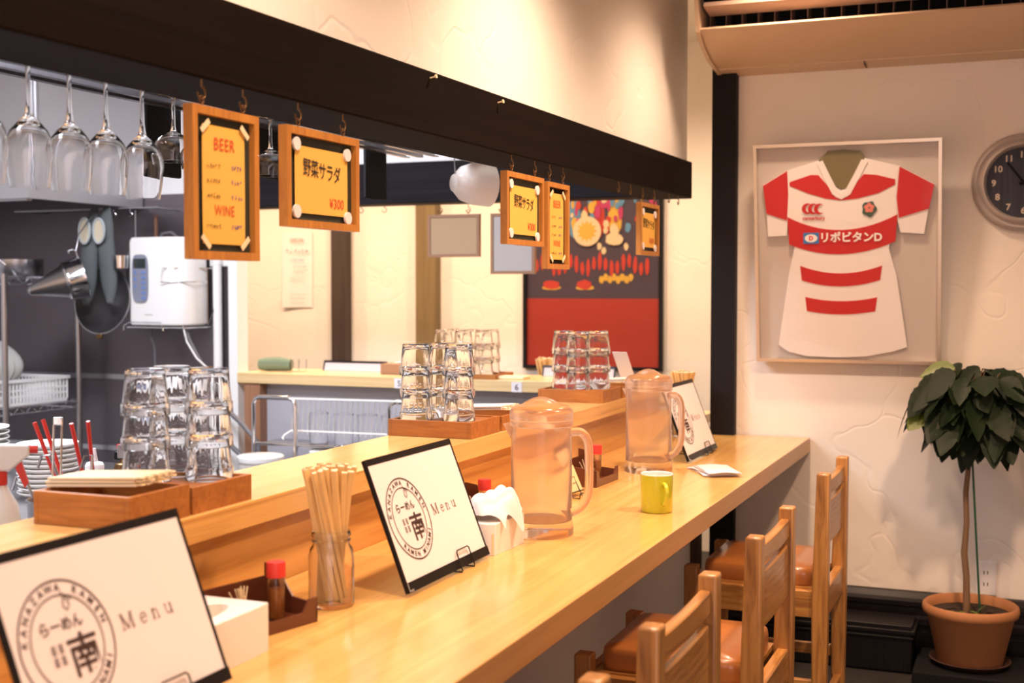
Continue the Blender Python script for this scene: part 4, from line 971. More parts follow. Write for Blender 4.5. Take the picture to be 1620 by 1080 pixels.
# ================================================================== kitchen side
# wine glasses on rails
def wine_prof(h, rr, rm, bh, foot):
    s = rr
    outer = [(rr, 0), (rr + (rm - rr) * .55, bh * .22), (rm, bh * .52), (rm * .97, bh * .66), (rm * .80, bh * .83), (rm * .50, bh * .95), (rm * .22, bh * 1.04), (.0062, bh * 1.12), (.0042, bh * 1.25), (.0038, h * .8), (.0042, h - .014), (.009, h - .006), (foot, h - .0022), (foot, h), (.0001, h)]
    inner = [(.0001, bh * .955), (rm * .40, bh * .925), (rm * .75, bh * .81), (rm * .92, bh * .66), (rm - .0016, bh * .52), (rr + (rm - rr) * .55 - .0014, bh * .22), (rr - .0012, 0)]
    return outer[::-1] + inner[::-1] if False else [*inner, *outer][:len(inner)] + outer
def wine_glass(prof, label, group, loc):
    o = MB().lathe(prof, 40).build('wine_glass', M_WGLASS, smooth=60); o.location = loc; return tag(o, label, 'wine glass', group)
BIG = wine_prof(.219, .031, .0385, .112, .034); SMALL = wine_prof(.145, .037, .040, .060, .031)
ords = ('first', 'second', 'third', 'fourth', 'fifth')
where = ('upside down wine glass cut by the left picture edge', 'upside down large wine glass, second from the left in the hanging row', 'upside down large wine glass, third from the left in the hanging row', 'upside down large wine glass, fourth from the left in the hanging row', 'upside down large wine glass, rightmost of the large row')
g0 = None
for i, y in enumerate((1.548, 1.648, 1.745, 1.838, 1.938)):
    L = (-1.535, y, 1.466)
    if g0 is None: g0 = wine_glass(BIG, where[i], 'large wine glasses hanging in a row', L)
    else: o = g0.copy(); COL.objects.link(o); o.location = L; o['label'] = where[i]
g1 = None
for y, x, lb in ((2.25, -1.70, 'small upturned glass just left of the nearest beer menu'), (2.42, -1.76, 'small upturned glass hanging behind the nearest beer menu'), (2.625, -1.70, 'small upturned glass seen right of the beer menu, rear one'), (2.64, -1.80, 'small upturned glass close beside the right edge of the beer menu')):
    L = (x, y, 1.570)
    if g1 is None: g1 = wine_glass(SMALL, lb, 'small glasses hanging in a row', L)
    else: o = g1.copy(); COL.objects.link(o); o.location = L; o['label'] = lb
rk = thing('glass_rack', 'steel rails and ceiling rods carrying the upside down wine glasses', 'glass rack', (0, 0, 0))
for (x, z) in ((-1.535, 1.6835), (-1.70, 1.7135), (-1.80, 1.7135)):
    b = MB()
    for s_ in (-1, 1): b.box(x + s_ * .021 - .006, x + s_ * .021 + .006, 1.35, 3.6, z - .004, z - .001)
    for s_ in (-1, 1): b.box(x + s_ * .030 - .001, x + s_ * .030 + .001, 1.35, 3.6, z - .004, z + .03)
    b.box(x - .031, x + .031, 1.35, 3.6, z + .028, z + .031); b.build('rail', M_STEEL, rk)
b = MB()
for y in (1.40, 3.5):
    for x in (-1.535, -1.70, -1.80): b.cyl(.004, 1.72, 2.5, 8, Matrix.Translation((x, y, 0)))
b.build('ceiling_rods', M_STEEL, rk)
G = 'black boards hanging in the serving opening'
for (y0, y1, x, z0, lb) in ((2.155, 2.271, -1.86, 1.535, 'black hanging board left of the nearest beer menu'), (2.44, 2.72, -1.86, 1.562, 'black hanging board behind the small upturned glasses'), (3.095, 3.215, -1.86, 1.548, 'black hanging board right of the nearest salad menu')):
    s_ = 1.86 / 1.70
    o = MB().box(-.006, .006, 0, (y1 - y0) * s_, 0, 2.49 - 1.3 - (z0 - 1.3) * s_).build('hanging_board', M_BLACKM, bevel=.004); o.location = (x, y0 * s_, 1.3 + (z0 - 1.3) * s_); tag(o, lb, 'board', G)
# frosted bowl hanging on its side
M = Matrix.Rotation(R(90), 4, 'Y')
bw = thing('frosted_bowl', 'large frosted bowl hanging sideways under the beam behind the salad menu', 'bowl', (-1.590, 3.44, 1.612), rot=(R(0), R(-14), R(52)))
prof = [(.0001, 0), (.026, 0), (.027, .006), (.033, .010), (.052, .030), (.063, .065), (.067, .12), (.0655, .121), (.061, .065), (.050, .032), (.030, .013), (.0001, .012)]
MB().lathe(prof, 48, Matrix.Rotation(R(104), 4, 'Y')).build('bowl_wall', M_BOWLF, bw, smooth=50)
MB().tube([(.012, 0, .024), (.02, 0, .07), (.03, 0, .10)], .002, 8).build('hanging_wire', M_STEEL, bw)

# hood
t = thing('range_hood', 'brushed steel range hood in the back left kitchen corner', 'hood', (0, 0, 0))
b = MB(); b.box(-5.08, -3.735, 3.985, 4.0, 1.66, 2.49); b.box(-3.735, -3.72, 3.985, 4.695, 1.66, 2.49); b.build('shell', M_HOOD, t)
MB().box(-5.08, -3.74, 4.0, 4.69, 1.76, 1.78).build('filter_panel', M_STEELW, t)
MB().box(-5.08, -3.745, 4.005, 4.03, 1.652, 1.672).build('drip_rim', M_STEEL, t)
MB().box(-3.716, -3.705, 4.02, 4.035, 1.70, 2.45).build('seam_strip', M_STEEL, t)
# pipe, clamp
t = thing('wall_pipe', 'white vertical pipe with a clamp on the steel kitchen wall', 'pipe', (-3.305, 4.672, 0))
MB().cyl(.020, .02, 1.60, 20).build('pipe', M_WHITE, t, smooth=40)
b = MB(); b.cyl(.023, 1.40, 1.425, 20); b.box(-.05, .05, .016, .022, 1.395, 1.43); b.build('clamp', M_MUGW, t, smooth=40)
# water ioniser
t = thing('water_purifier', 'white wall mounted water purifier with a grey blue control panel', 'purifier', (-3.50, 4.58, 1.135))
b = MB(); rings = []
for z, k in ((0, .96), (.012, 1), (.365, 1), (.385, .95)):
    ring = []
    for (x, y) in ((-.155, .08), (-.155, -.055), (-.145, -.075), (.06, -.085), (.115, -.070), (.140, -.040), (.150, .0), (.150, .08)): ring.append((x * k, y * k, z))
    rings.append(ring)
b.loft(rings); b.build('body', M_WHITE, t, bevel=.006)
pl_ = [( -.098 + .044 * math.copysign(abs(math.cos(a)) ** .5, math.cos(a)) + .0, .205 + .105 * math.copysign(abs(math.sin(a)) ** .45, math.sin(a))) for a in [2 * math.pi * i / 32 for i in range(32)]]
fp = lambda a, q, d: (a + .015, -.0775 - (a + .155) * .05 - d, q); MB().prism(pl_, 0, .004, fp).build('control_panel', mat('grey blue panel', (.24, .25, .32), .4), t)
MB().prism([(-.132, .25), (-.066, .25), (-.066, .292), (-.132, .292)], .004, .006, fp).build('display', mat('dark display', (.035, .045, .045), .2), t)
b = MB()
MBB = mat('blue buttons', (.16, .24, .50), .4)
for k in range(6): MB().prism([(-.090, .225 - .022 * k), (-.066, .225 - .022 * k), (-.066, .237 - .022 * k), (-.090, .237 - .022 * k)], .004, .0065, fp).build('button', MBB, t)
for k in range(3): MB().prism([(-.130, .225 - .03 * k), (-.118, .225 - .03 * k), (-.118, .240 - .03 * k), (-.130, .240 - .03 * k)], .004, .0065, fp).build('button', MBB, t)
b = MB(); squiggle(b, -.075, -.035, .045, .006, lambda a, q: fp(a, q, .0002), .0012); b.build('small_print', M_INKG, t)
b = MB()
b.tube([(-.16, -.10, -.02), (-.16, -.10, .0), (-.12, -.11, .015), (.05, -.115, .015), (.06, -.115, -.02)], .0025, 6); b.tube([(-.15, .08, -.008), (-.15, -.09, -.008), (.155, -.09, -.008), (.165, .08, -.008)], .003, 6)
b.tube([(.20, .08, .10), (.165, .06, .0), (.165, .06, .25), (.05, -.10, .25), (.04, -.105, .19), (.165, -.05, .19), (.165, .06, .19)], .0025, 6); b.tube([(.18, .09, .25), (.10, -.09, .25)], .0025, 6)
b.build('wire_bracket', M_CHROME, t, smooth=60)
MB().tube([(-.09, 0, 0), (-.09, 0, -.06), (-.09, .02, -.10), (-.092, .03, -.5)], .006, 8).build('hose', mat('grey hose', (.14, .13, .14), .5), t, smooth=60)
MB().tube([(.09, 0, 0), (.11, .0, -.06), (.17, .0, -.16), (.20, .02, -.30), (.20, .02, -.6)], .009, 8).build('hose', mat('grey hose', (.14, .13, .14), .5), t, smooth=60)
MB().tube([(.10, -.03, 0), (.12, -.03, -.07), (.17, -.03, -.14), (.24, -.0, -.21), (.28, .02, -.24)], .004, 8).build('hose', M_WHITE, t, smooth=60)
MB().tube([(-.06, .03, .38), (-.05, .03, .405), (.0, .03, .41), (.04, .03, .38)], .006, 8).build('carry_loop', mat('grey hose', (.14, .13, .14), .5), t, smooth=60)

# hanging utensils below the hood
t = thing('utensil_rail', 'thin steel rail with hooks just under the range hood edge', 'rail', (0, 0, 0))
b = MB(); b.tube([(-4.3, 4.52, 1.648), (-3.50, 4.52, 1.648)], .004, 8); b.build('bar', M_STEEL, t)
b = MB()
for x in (-3.83, -3.74, -3.65, -3.80): b.tube([(x, 4.52, 1.65), (x, 4.52, 1.63)] + [(x + .012 * math.sin(R(a)), 4.52, 1.622 + .010 * math.cos(R(a))) for a in range(0, 240, 30)], .002, 6)
b.tube([(-3.53, 4.52, 1.648), (-3.53, 4.70, 1.648)], .004, 8); b.tube([(-4.28, 4.52, 1.648), (-4.28, 4.70, 1.648)], .004, 8)
b.build('hooks', M_STEEL, t)
MB().tube([(-3.79, 4.52, 1.646), (-3.785, 4.44, 1.62), (-3.786, 4.35, 1.53), (-3.787, 4.33, 1.455)], .0035, 8).build('long_hook', M_STEEL, t, smooth=60)
def mitt(x, z0, z1, y, label, lean=.02):
    t = thing('oven_mitt', label, 'oven mitt', (x, y, z0), group='grey quilted mitts hung by the purifier'); h = z1 - z0; b = MB(); rings = []
    for i in range(15):
        u = i / 14; z = h * u
        wd = .042 * (math.sin(min(u * 4 + .35, 1.57)) if u < .4 else 1.0) * (1.0 - .12 * max(0, u - .5)); th = .020 + .008 * math.sin(u * 3)
        if u > .7: th = .018 + .05 * (u - .7) ; wd *= 1 - (max(0, u - .88) * 4)
        rings.append([(wd * math.cos(a) + lean * (u - .5), th * math.sin(a), z + (.06 if math.sin(a) > 0 else -.05) * max(0, u - .7) / .3 * abs(math.sin(a))) for a in [2 * math.pi * k / 20 for k in range(20)]])
    b.loft(rings); b.build('mitt_body', M_CLOTH, t, smooth=70)
    b = MB(); n = 24; b.prism([(.026 * math.cos(2 * math.pi * k / n) + lean * .35, h * .82 + h * .13 * math.sin(2 * math.pi * k / n)) for k in range(n)], -.043, -.030, lambda a, q, d: (a, d, q)); b.build('open_cuff_lining', M_LINING, t)
    b = MB(); b.tube([(.029 * math.cos(2 * math.pi * k / n) + lean * .35, -.042, h * .82 + h * .14 * math.sin(2 * math.pi * k / n)) for k in range(n)], .006, 6, closed=True); b.build('cuff_edge', mat('pale cuff edge', (.42, .46, .47), .9), t, smooth=60)
    return t
mitt(-3.825, 1.225, 1.618, 4.46, 'grey quilted oven mitt, left one of the hanging pair', .03)
mitt(-3.735, 1.235, 1.615, 4.47, 'grey quilted oven mitt, right one of the hanging pair', -.03)
t = thing('oven_mitt', 'short grey quilted mitt behind the left side of the purifier', 'oven mitt', (-3.655, 4.56, 1.20), group='grey quilted mitts hung by the purifier')
b = MB(); rings = []
for i in range(10):
    u = i / 9; wd = .05 * (math.sin(min(u * 5 + .4, 1.57))); rings.append([(wd * math.cos(a), .018 * math.sin(a), .26 * u) for a in [2 * math.pi * k / 18 for k in range(18)]])
b.loft(rings); b.build('mitt_body', M_CLOTH, t, smooth=70); MB().tube([(0, 0, .25), (0, 0, .44)], .003, 6).build('hanging_cord', M_STEEL, t)
o = MB().lathe([(.0001, 0), (.030, 0), (.034, .055), (.036, .056), (.034, .057), (.031, .004), (.0001, .004)], 24).build('steel_cup', M_CHROME, smooth=50); o.location = (-3.665, 4.47, 1.385); tag(o, 'small shiny steel cup hanging at the purifier edge', 'cup')
# conical strainer
t = thing('conical_strainer', 'shiny conical steel strainer hung sideways beside the mitts', 'strainer', (-3.765, 4.35, 1.345), rot=(0, R(-105), R(48)))
MB().lathe([(.0001, .235), (.012, .232), (.022, .222), (.070, .085), (.078, .075)], 36).build('mesh_cone', M_STEEL, t, smooth=50)
MB().lathe([(.078, .078), (.084, .072), (.086, .066), (.084, .060), (.092, .0), (.096, -.002), (.092, -.004), (.080, .060), (.074, .078)], 36).build('band', M_CHROME, t, smooth=40)
MB().tube([(.094, 0, 0), (.115, 0, .0), (.125, .0, .01), (.125, 0, .03), (.113, 0, .03)], .0035, 8).build('hook_lug', M_STEEL, t, smooth=60)
# wok
t = thing('wok', 'dark round wok hanging below the strainer and mitts', 'wok', (-3.79, 4.50, 1.245), rot=(R(82), 0, R(0)))
MB().lathe([(.0001, -.060), (.06, -.052), (.11, -.030), (.148, 0), (.152, .002), (.148, .004), (.108, -.025), (.06, -.046), (.0001, -.054)], 44).build('pan_bowl', mat('dark pan steel', (.10, .095, .10), .35, .7), t, smooth=50)
MB().tube([(.150 * math.cos(2 * math.pi * k / 40), .150 * math.sin(2 * math.pi * k / 40), .003) for k in range(40)], .0035, 6, closed=True).build('rim', M_STEEL, t, smooth=60)
MB().box(-.014, .014, -.172, -.148, -.006, .006).build('brass_clip', M_BRASS, t, bevel=.002)
MB().tube([(0, .148, 0), (0, .26, .0), (0, .375, .0)], .006, 8).build('handle', M_STEEL, t, smooth=60)
MB().tube([(0, 0, 0), (0, 0, .20)], .009, 8).build('turner_handle', mat('brown wood handle', (.14, .06, .035), .6))
o = bpy.data.objects['turner_handle']; o.location = (-3.575, 4.60, 1.42); tag(o, 'brown wooden handled spatula hanging between mitts and purifier', 'spatula')

# wire rack
rk = thing('wire_rack', 'chrome wire shelving rack at the left picture edge', 'rack', (0, 0, 0))
RX0, RX1, RY0, RY1 = -5.0, -4.015, 4.15, 4.60
for (x, y) in ((RX1, RY0), (RX1, RY1), (RX0, RY0), (RX0, RY1)):
    MB().cyl(.0125, 0, 1.36, 14, Matrix.Translation((x, y, 0))).build('post', M_STEEL, rk, smooth=40)
for z in (1.345, .785, .30):
    b = MB()
    for dz in (0, -.03):
        b.tube([(RX0, RY0, z + dz), (RX1, RY0, z + dz)], .0035, 6); b.tube([(RX0, RY1, z + dz), (RX1, RY1, z + dz)], .0035, 6)
        b.tube([(RX0, RY0, z + dz), (RX0, RY1, z + dz)], .0035, 6); b.tube([(RX1, RY0, z + dz), (RX1, RY1, z + dz)], .0035, 6)
    zz = [(RX0 + (RX1 - RX0) * i / 24, RY0, z - (.03 if i % 2 else 0)) for i in range(25)]; b.tube(zz, .002, 5)
    zz = [(RX1, RY0 + (RY1 - RY0) * i / 12, z - (.03 if i % 2 else 0)) for i in range(13)]; b.tube(zz, .002, 5)
    for i in range(30): x = RX0 + (RX1 - RX0) * (i + .5) / 30; b.tube([(x, RY0, z), (x, RY1, z)], .0018, 5)
    b.build('wire_shelf', M_CHROME, rk)
t = thing('saucepan', 'steel saucepan with raised handle on the top wire shelf', 'saucepan', (-4.14, 4.36, 1.3488))
MB().lathe([(.0001, 0), (.105, 0), (.11, .004), (.112, .075), (.115, .076), (.109, .077), (.107, .006), (.0001, .005)], 36).build('pan_body', M_STEEL, t, smooth=50)
MB().tube([(.03, -.10, .05), (.0, -.13, .09), (-.03, -.15, .16), (-.05, -.16, .165)], [.010, .007, .007, .008], 8).build('handle', M_CHROME, t, smooth=60)
# basket
t = thing('plastic_basket', 'white perforated plastic basket on the lower wire shelf', 'basket', (-4.45, 4.375, .7875))
b = MB(); W_, D_, H_ = .40, .185, .115
for k in range(41):
    x = -W_ + 2 * W_ * k / 40
    for y in (-D_, D_): b.box(x - .004, x + .004, y - .002, y + .002, .012, H_ - .012)
for k in range(19):
    y = -D_ + 2 * D_ * k / 18
    for x in (-W_, W_): b.box(x - .002, x + .002, y - .004, y + .004, .012, H_ - .012)
for z in (.036, .062): b.box(-W_, W_, -D_ - .0015, -D_ + .0015, z, z + .007); b.box(W_ - .0015, W_ + .0015, -D_, D_, z, z + .007); b.box(-W_, W_, D_ - .0015, D_ + .0015, z, z + .007); b.box(-W_ - .0015, -W_ + .0015, -D_, D_, z, z + .007)
b.box(-W_, W_, -D_, D_, 0, .012)
for (a0, a1, c0, c1) in ((-W_ - .01, W_ + .01, -D_ - .01, -D_ + .004), (-W_ - .01, W_ + .01, D_ - .004, D_ + .01), (-W_ - .01, -W_ + .004, -D_, D_), (W_ - .004, W_ + .01, -D_, D_)): b.box(a0, a1, c0, c1, H_ - .014, H_)
b.build('basket_body', M_WHITE, t)
b = MB(); rnd = random.Random(9)
b.grid(lambda u, v: (.16 * math.sin(math.pi * v) ** .7 * math.cos(6.2832 * u) * (1 + .12 * math.sin(u * 25)), .12 * math.sin(math.pi * v) ** .7 * math.sin(6.2832 * u), .014 + .26 * (1 - v) + .01 * math.sin(9 * u)), 30, 12)
o = b.build('cloth_bundle', mat('off white cloth', (.55, .53, .50), .9, bump=.6, bscale=40), smooth=80); o.location = (-4.34, 4.38, .7875 + .0125); tag(o, 'off white cloth bundle standing in the plastic basket', 'cloth')

# prep table behind the serving shelf
t = thing('prep_table', 'stainless kitchen work table crowded with plates and bottles', 'work table', (0, 0, 0))
MB().box(-3.3, -1.50, 1.30, 3.20, .715, .75).build('table_top', M_STEEL, t, bevel=.003)
for (x, y) in ((-3.25, 1.35), (-1.55, 1.35), (-3.25, 3.15), (-1.55, 3.15)): MB().cyl(.019, 0, .715, 14, Matrix.Translation((x, y, 0))).build('leg', M_STEEL, t, smooth=40)
ZT_ = .7503
def plate_obj(r):
    return MB().lathe([(.0001, 0), (r * .55, 0), (r * .58, .003), (r * .92, .012), (r, .017), (r * .995, .0195), (r * .90, .0155), (r * .55, .006), (.0001, .005)], 48).build('plate', M_MUGW, smooth=50)
p0 = plate_obj(.078); fl_ = True
for i in range(11):
    o = p0 if fl_ else p0.copy()
    if not fl_: COL.objects.link(o)
    fl_ = False; o.location = (-2.375 + random.uniform(-.002, .002), 2.60 + random.uniform(-.002, .002), ZT_ + .0125 * i); tag(o, 'white plate in the neat stack behind the red chopsticks' if i < 10 else 'topmost white plate of the stack behind the red chopsticks', 'plate', 'stacked plates behind the red chopsticks')
p1 = plate_obj(.105); fl_ = True
for i in range(9):
    o = p1 if fl_ else p1.copy()
    if not fl_: COL.objects.link(o)
    fl_ = False; o.location = (-2.86, 2.82, ZT_ + .0155 * i); tag(o, 'larger grey white plate in the stack at the left edge' if i < 8 else 'topmost larger plate of the stack at the left edge', 'plate', 'larger stacked plates at the left edge')
# spray bottle
t = thing('spray_bottle', 'white spray bottle with red trigger at the left picture edge', 'spray bottle', (-1.700, 1.735, ZT_))
MB().lathe([(.0001, 0), (.036, 0), (.039, .004), (.039, .13), (.034, .16), (.018, .19), (.013, .20), (.0001, .20)], 28).build('bottle_body', M_WHITE, t, smooth=50)
MB().cyl(.0165, .198, .222, 20).build('red_collar', M_RED, t, smooth=40)
b = MB(); b.prism([(-.03, .222), (.02, .222), (.055, .250), (.055, .268), (-.01, .272), (-.035, .255)], -.011, .011, lambda a, q, d: (a * .8 - d * .6, a * .6 + d * .8, q)); b.build('spray_head', M_WHITE, t, bevel=.004)
b = MB(); b.prism([(.030, .228), (.040, .240), (.052, .200), (.046, .190)], -.006, .006, lambda a, q, d: (a * .8 - d * .6, a * .6 + d * .8, q)); b.cyl(.008, .055, .068, 12, Matrix(((0, -.6, .8, 0), (0, .8, .6, 0), (-1, 0, 0, .26), (0, 0, 0, 1)))); b.build('trigger', M_RED, t)
# utensil pot
POT = (-1.665, 1.905, ZT_)
t = thing('steel_pot', 'tall steel pot holding utensils behind the near wooden box', 'pot', (-1.655, 1.86, ZT_))
MB().lathe([(.0001, 0), (.068, 0), (.070, .003), (.070, .155), (.073, .157), (.070, .159), (.0675, .155), (.0675, .004), (.0001, .004)], 40).build('pot_body', M_STEEL, t, smooth=50)
t = thing('utensil_holder', 'steel canister holding red chopsticks and tongs', 'canister', (-1.740, 2.02, ZT_))
MB().lathe([(.0001, 0), (.062, 0), (.064, .003), (.064, .14), (.066, .142), (.062, .142), (.061, .004), (.0001, .004)], 36).build('canister_body', M_STEEL, t, smooth=50)
def stick(p0, p1, r, m, name, label, cat, group=None, tip=None):
    P0, P1 = Vector(p0), Vector(p1); L = (P1 - P0).length; o = MB().cyl(r * .7, 0, L, 10, r2=r).build(name, m, smooth=40)
    o.rotation_mode = 'QUATERNION'; o.rotation_quaternion = (P1 - P0).to_track_quat('Z', 'Y'); o.location = P0
    if tip: MB().cyl(r * .72, -.0, L * tip, 10, r2=r * .86).build('wooden_tip', M_BAMBOO, o, smooth=40)
    return tag(o, label, cat, group)
G = 'red cooking chopsticks'
for (a, bq, lb) in (((-1.755, 2.03, .757), (-1.825, 1.985, 1.036), 'red cooking chopstick leaning far left'), ((-1.745, 2.01, .757), (-1.800, 1.935, 1.036), 'red cooking chopstick leaning left, beside the far left one'),
                    ((-1.735, 2.045, .757), (-1.727, 1.955, 1.035), 'red cooking chopstick nearly upright'), ((-1.722, 2.03, .757), (-1.686, 1.955, 1.041), 'red cooking chopstick leaning right')):
    stick(a, bq, .0042, M_RED, 'cooking_chopstick', lb, 'chopstick', G)
b = MB(); M = Matrix.Rotation(R(2), 4, 'Y'); b.box(-.010, -.006, -.012, .012, 0, .30, M); b.box(.004, .008, -.011, .011, 0, .296, M); b.box(-.010, .008, -.012, .012, .285, .30, M)
o = b.build('steel_tongs', M_CHROME, bevel=.002); o.location = (-1.700, 1.875, ZT_ + .0045); o.rotation_euler = (0, 0, R(40)); o.location.z = ZT_ + .006; tag(o, 'upright steel tongs standing in front of the red chopsticks', 'tongs')
def ladle(p0, p1, lb):
    P0, P1 = Vector(p0), Vector(p1); d = (P1 - P0); o = MB().tube([(0, 0, 0), tuple(d * .85), tuple(d), tuple(d + Vector((-.012, -.008, -.002))), tuple(d + Vector((-.018, -.012, -.025)))], .0028, 8).build('ladle', M_STEEL, smooth=60); o.location = P0; tag(o, lb, 'ladle', 'hooked ladle handles')
ladle((-1.735, 2.02, .757), (-1.760, 1.93, .975), 'hooked steel ladle handle left of the tongs')
ladle((-1.665, 1.86, .757), (-1.700, 1.80, .955), 'hooked steel ladle handle at the left by the spray bottle')
ladle((-1.640, 1.89, .757), (-1.655, 1.93, .980), 'hooked steel ladle handle right of the tongs')
# shallow black pan resting on the canister
o = MB().lathe([(.0001, 0), (.046, 0), (.052, .010), (.054, .012), (.050, .012), (.044, .004), (.0001, .004)], 32).build('small_skillet', M_BLACK, smooth=50); o.location = (-1.61, 2.06, ZT_ + .135); o.rotation_euler = (R(0), R(10), 0)
tag(o, 'small dark oval dish tilted behind the near chopstick box', 'dish'); o.scale = (1, 1.3, 1)
o = MB().cyl(.045, 0, .138, 24).build('steel_can', M_STEEL, smooth=40); o.location = (-1.61, 2.06, ZT_); tag(o, 'steel can under the small dark dish', 'can')
# squeeze bottle and torch
t = thing('squeeze_bottle', 'white squeeze bottle with a pointed nozzle on the work table', 'bottle', (-2.052, 2.40, ZT_))
MB().lathe([(.0001, 0), (.026, 0), (.028, .003), (.028, .10), (.022, .112), (.0001, .112)], 24).build('bottle_body', M_WHITE, t, smooth=50)
MB().lathe([(.022, .112), (.022, .128), (.018, .134), (.008, .137), (.0035, .168), (.0001, .168)], 24).build('nozzle_cap', M_PAPER, t, smooth=50)
t = thing('gas_torch', 'kitchen gas torch on a red and white canister', 'torch', (-2.03, 2.485, ZT_))
MB().lathe([(.0001, 0), (.033, 0), (.034, .003), (.034, .095), (.028, .108), (.0001, .108)], 28).build('canister', mat('red printed tin', (.62, .04, .05), .35), t, smooth=50)
b = MB(); rnd = random.Random(3)
for i in range(16): a = R(-110 + i * 9 + rnd.uniform(-3, 3)); zz = rnd.uniform(.03, .09); b.box(.0335, .0348, -.004, .004, zz - .005, zz + .005, Matrix.Rotation(a, 4, 'Z'))
b.build('white_print', M_PAPER, t)
MB().lathe([(.026, .108), (.028, .112), (.026, .122), (.014, .128), (.012, .136)], 24).build('brass_valve', M_BRASS, t, smooth=50)
b = MB(); b.box(-.016, .028, -.013, .013, .134, .168); b.cyl(.008, .02, .06, 14, Matrix.Translation((0, 0, .155)) @ Matrix.Rotation(R(70), 4, 'Y')); b.build('burner_head', M_STEEL, t, bevel=.003)
MB().box(-.030, -.014, -.008, .008, .130, .150).build('knob', M_BLACK, t, bevel=.003); MB().box(-.022, -.014, -.006, .006, .158, .168).build('igniter', M_RED, t)
o = MB().box(-.05, .05, -.035, .035, 0, .022).build('blue_sponge', mat('blue sponge', (.05, .16, .55), .9, bump=.8), bevel=.006); o.location = (-1.585, 1.64, ZT_ + .0); o.rotation_euler = (0, 0, R(20)); o.location.z = ZT_ + .0002; tag(o, 'blue sponge on the work table at the lower left', 'sponge')

# under the far counter: trolley with a draining rack and glasses
t = thing('chrome_trolley', 'chrome tube trolley under the far counter', 'trolley', (0, 0, 0))
b = MB()
def arch(x0, x1, y, zt, zb, r=.03):
    return [(x0, y, zb), (x0, y, zt - r), (x0 + r * .3, y, zt - r * .3), (x0 + r, y, zt), (x1 - r, y, zt + .0), (x1 - r * .3, y, zt - r * .3), (x1, y, zt - r), (x1, y, zb)]
b.tube(arch(-2.955, -2.755, 4.42, .85, .02), .009, 10); b.tube(arch(-2.325, -2.12, 4.42, .85, .02), .009, 10); b.build('end_frames', M_CHROME, t, smooth=60)
MB().tube([(-2.955, 4.42, .660), (-2.12, 4.42, .660)], .005, 8).build('front_rail', M_CHROME, t, smooth=60)
MB().box(-2.95, -2.13, 4.43, 4.62, .650, .656).build('shelf_tray', M_STEEL, t)
t = thing('draining_rack', 'white wire draining rack over the glasses below the far counter', 'rack', (0, 0, 0))
b = MB(); b.tube([(-2.76, 4.40, .850), (-2.13, 4.40, .856)], .004, 8)
for i in range(26):
    x = -2.745 + i * .0245; b.tube([(x, 4.40, .851), (x - .050, 4.46, .735), (x - .055, 4.47, .700)], .0019, 6)
b.tube([(-2.80, 4.465, .712), (-2.18, 4.465, .716)], .003, 6); b.tube([(-2.80, 4.465, .712), (-2.825, 4.45, .695), (-2.83, 4.44, .682), (-2.822, 4.44, .678)], .004, 8)
for x in (-2.79, -2.19): b.tube([(x, 4.47, .71), (x, 4.48, .658)], .003, 6)
b.build('wires', M_WHITE, t, smooth=60)
mg = MB().lathe([(.0001, .003), (.036, 0), (.038, .003), (.040, .118), (.042, .125), (.0405, .126), (.037, .118), (.035, .006), (.0001, .006)], 32).build('glass_mug', M_TUMBLER, smooth=50)
for i, x in enumerate((-2.72, -2.60, -2.49, -2.38)):
    o = mg if i == 0 else mg.copy()
    if i: COL.objects.link(o)
    o.location = (x, 4.545, .6565); tag(o, 'large clear glass under the draining rack, %s from the left' % ords[i], 'glass', 'large glasses under the draining rack')
t = thing('plastic_tub', 'translucent white lidded tub below the chrome trolley frame', 'tub', (-2.83, 4.28, .0))
MB().lathe([(.0001, .33), (.080, .33), (.088, .60), (.0001, .605)], 32).build('tub_wall', M_BOWLF, t, smooth=40); MB().lathe([(.0001, .607), (.091, .607), (.093, .612), (.093, .628), (.088, .632), (.0001, .632)], 32).build('lid', M_WHITE, t, smooth=40)
MB().box(-.12, .12, -.12, .12, 0, .328).build('stool_block', M_STEEL, t, bevel=.004)
o = MB().box(-.30, .28, -.07, .07, 0, .30).build('white_bin', M_WHITE, bevel=.01); o.location = (-2.40, 4.50, .345); tag(o, 'white container on the trolley below the glasses', 'container')
MB().box(-2.72, -2.10, 4.42, 4.58, .335, .3445).build('lower_shelf', M_STEEL, bpy.data.objects['chrome_trolley'])
for k, (z, y) in enumerate(((.80, 4.50), (.62, 4.50))):
    pass
t = thing('grey_drain_hose', 'grey flexible hoses curling by the brown end panel', 'hose', (0, 0, 0))
for z in (.74, .60): MB().tube([(-3.30, 4.60, z + .06), (-3.20, 4.57, z + .04), (-3.10, 4.55, z - .02), (-3.02, 4.55, z - .10), (-3.0, 4.56, .03)], .011, 8).build('hose', mat('grey hose', (.14, .13, .14), .5), t, smooth=60)

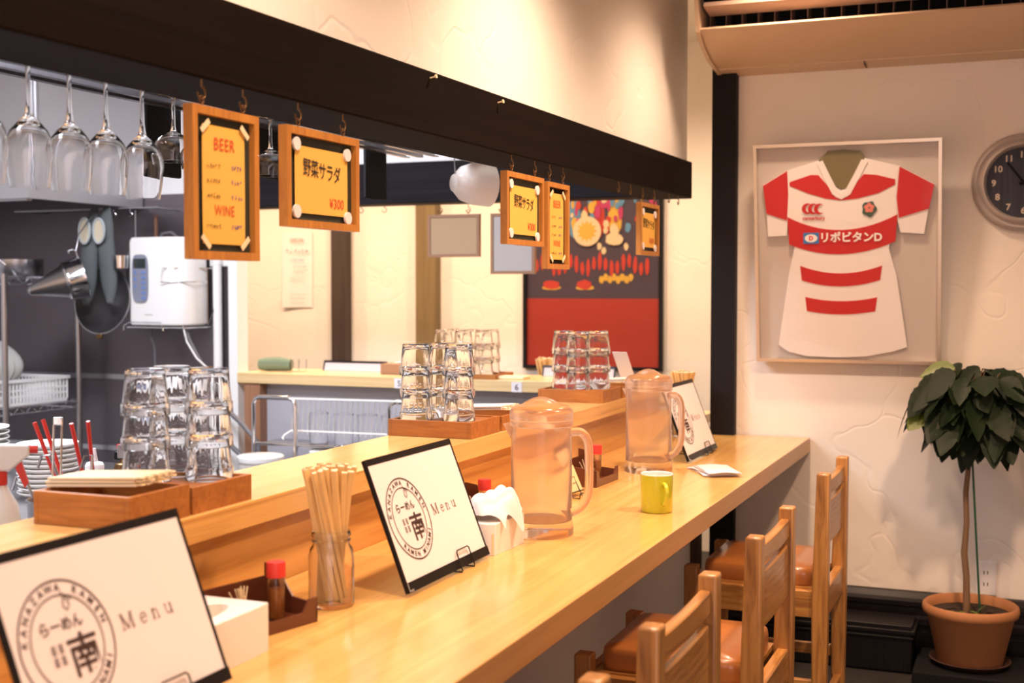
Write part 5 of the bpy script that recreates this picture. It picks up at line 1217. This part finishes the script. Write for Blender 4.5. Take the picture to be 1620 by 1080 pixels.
# items on the far counter
t = thing('rolled_towel', 'rolled green towel on the left end of the far counter', 'towel', (-3.085, 4.78, .9305))
b = MB(); b.tube([(-.07, .0, .030), (-.03, .0, .031), (.02, .01, .033), (.075, .02, .028)], [.026, .030, .031, .026], 18); b.build('roll', M_TOWEL, t, smooth=60)
b = MB(); b.tube([(-.072 - .0002 * i, .0 + .0014 * i * math.cos(i * .8) * .8, .030 + .0014 * i * math.sin(i * .8) * .8) for i in range(18)], .0025, 6); b.build('white_end', M_PAPER, t)
for (x, lb) in ((-2.985, 'small straight glass by the rolled towel, left one'), (-2.945, 'small straight glass by the rolled towel, right one')):
    o = MB().lathe([(.0001, 0), (.017, 0), (.019, .056), (.0175, .056), (.016, .003), (.0001, .003)], 24).build('small_glass', M_JAR, smooth=50); o.location = (x, 4.79, .9304); tag(o, lb, 'glass', 'small glasses by the rolled towel')
def lying_menu(x0, x1, y, lb):
    t = thing('menu_folder', lb, 'menu', ((x0 + x1) / 2, y, .9304)); hw = (x1 - x0) / 2
    b = MB(); b.box(-hw, hw, 0, .004, .001, .042, Matrix.Rotation(R(-18), 4, 'X')); b.build('cover', mat('pale lilac sheet', (.68, .60, .62), .6), t)
    b = MB(); b.box(-hw - .004, hw + .004, -.002, .008, .038, .048, Matrix.Rotation(R(-18), 4, 'X')); b.box(-hw - .004, -hw + .002, -.002, .006, .002, .048, Matrix.Rotation(R(-18), 4, 'X')); b.box(hw - .002, hw + .004, -.002, .006, .002, .048, Matrix.Rotation(R(-18), 4, 'X')); b.build('black_border', M_BLACK, t)
    return t
lying_menu(-2.905, -2.60, 4.90, 'low black edged menu on the far counter by the dark brown post')
lying_menu(-1.87, -1.56, 4.93, 'low black edged menu on the far counter below the poster')
t = thing('wooden_tissue_box', 'brown wooden box with white tissue on the far counter', 'tissue box', (-2.47, 4.84, .9303))
MB().box(-.09, .09, -.05, .05, 0, .045).build('box', mat('brown box', (.36, .19, .10), .5), t, bevel=.002)
MB().grid(lambda u, v: (-.06 + .15 * u, .01 + .03 * math.sin(u * 7) * v, .044 + .055 * u * math.sin(2.2 * v + .4)), 10, 8).build('tissue', M_PAPER, t, smooth=70)
t = thing('paper_tray', 'small pale dish beside the many tumblers on the far counter', 'dish', (-1.93, 4.75, .9303)); MB().box(-.06, .06, -.04, .04, 0, .012).build('dish', M_BAMTIP, t, bevel=.003)
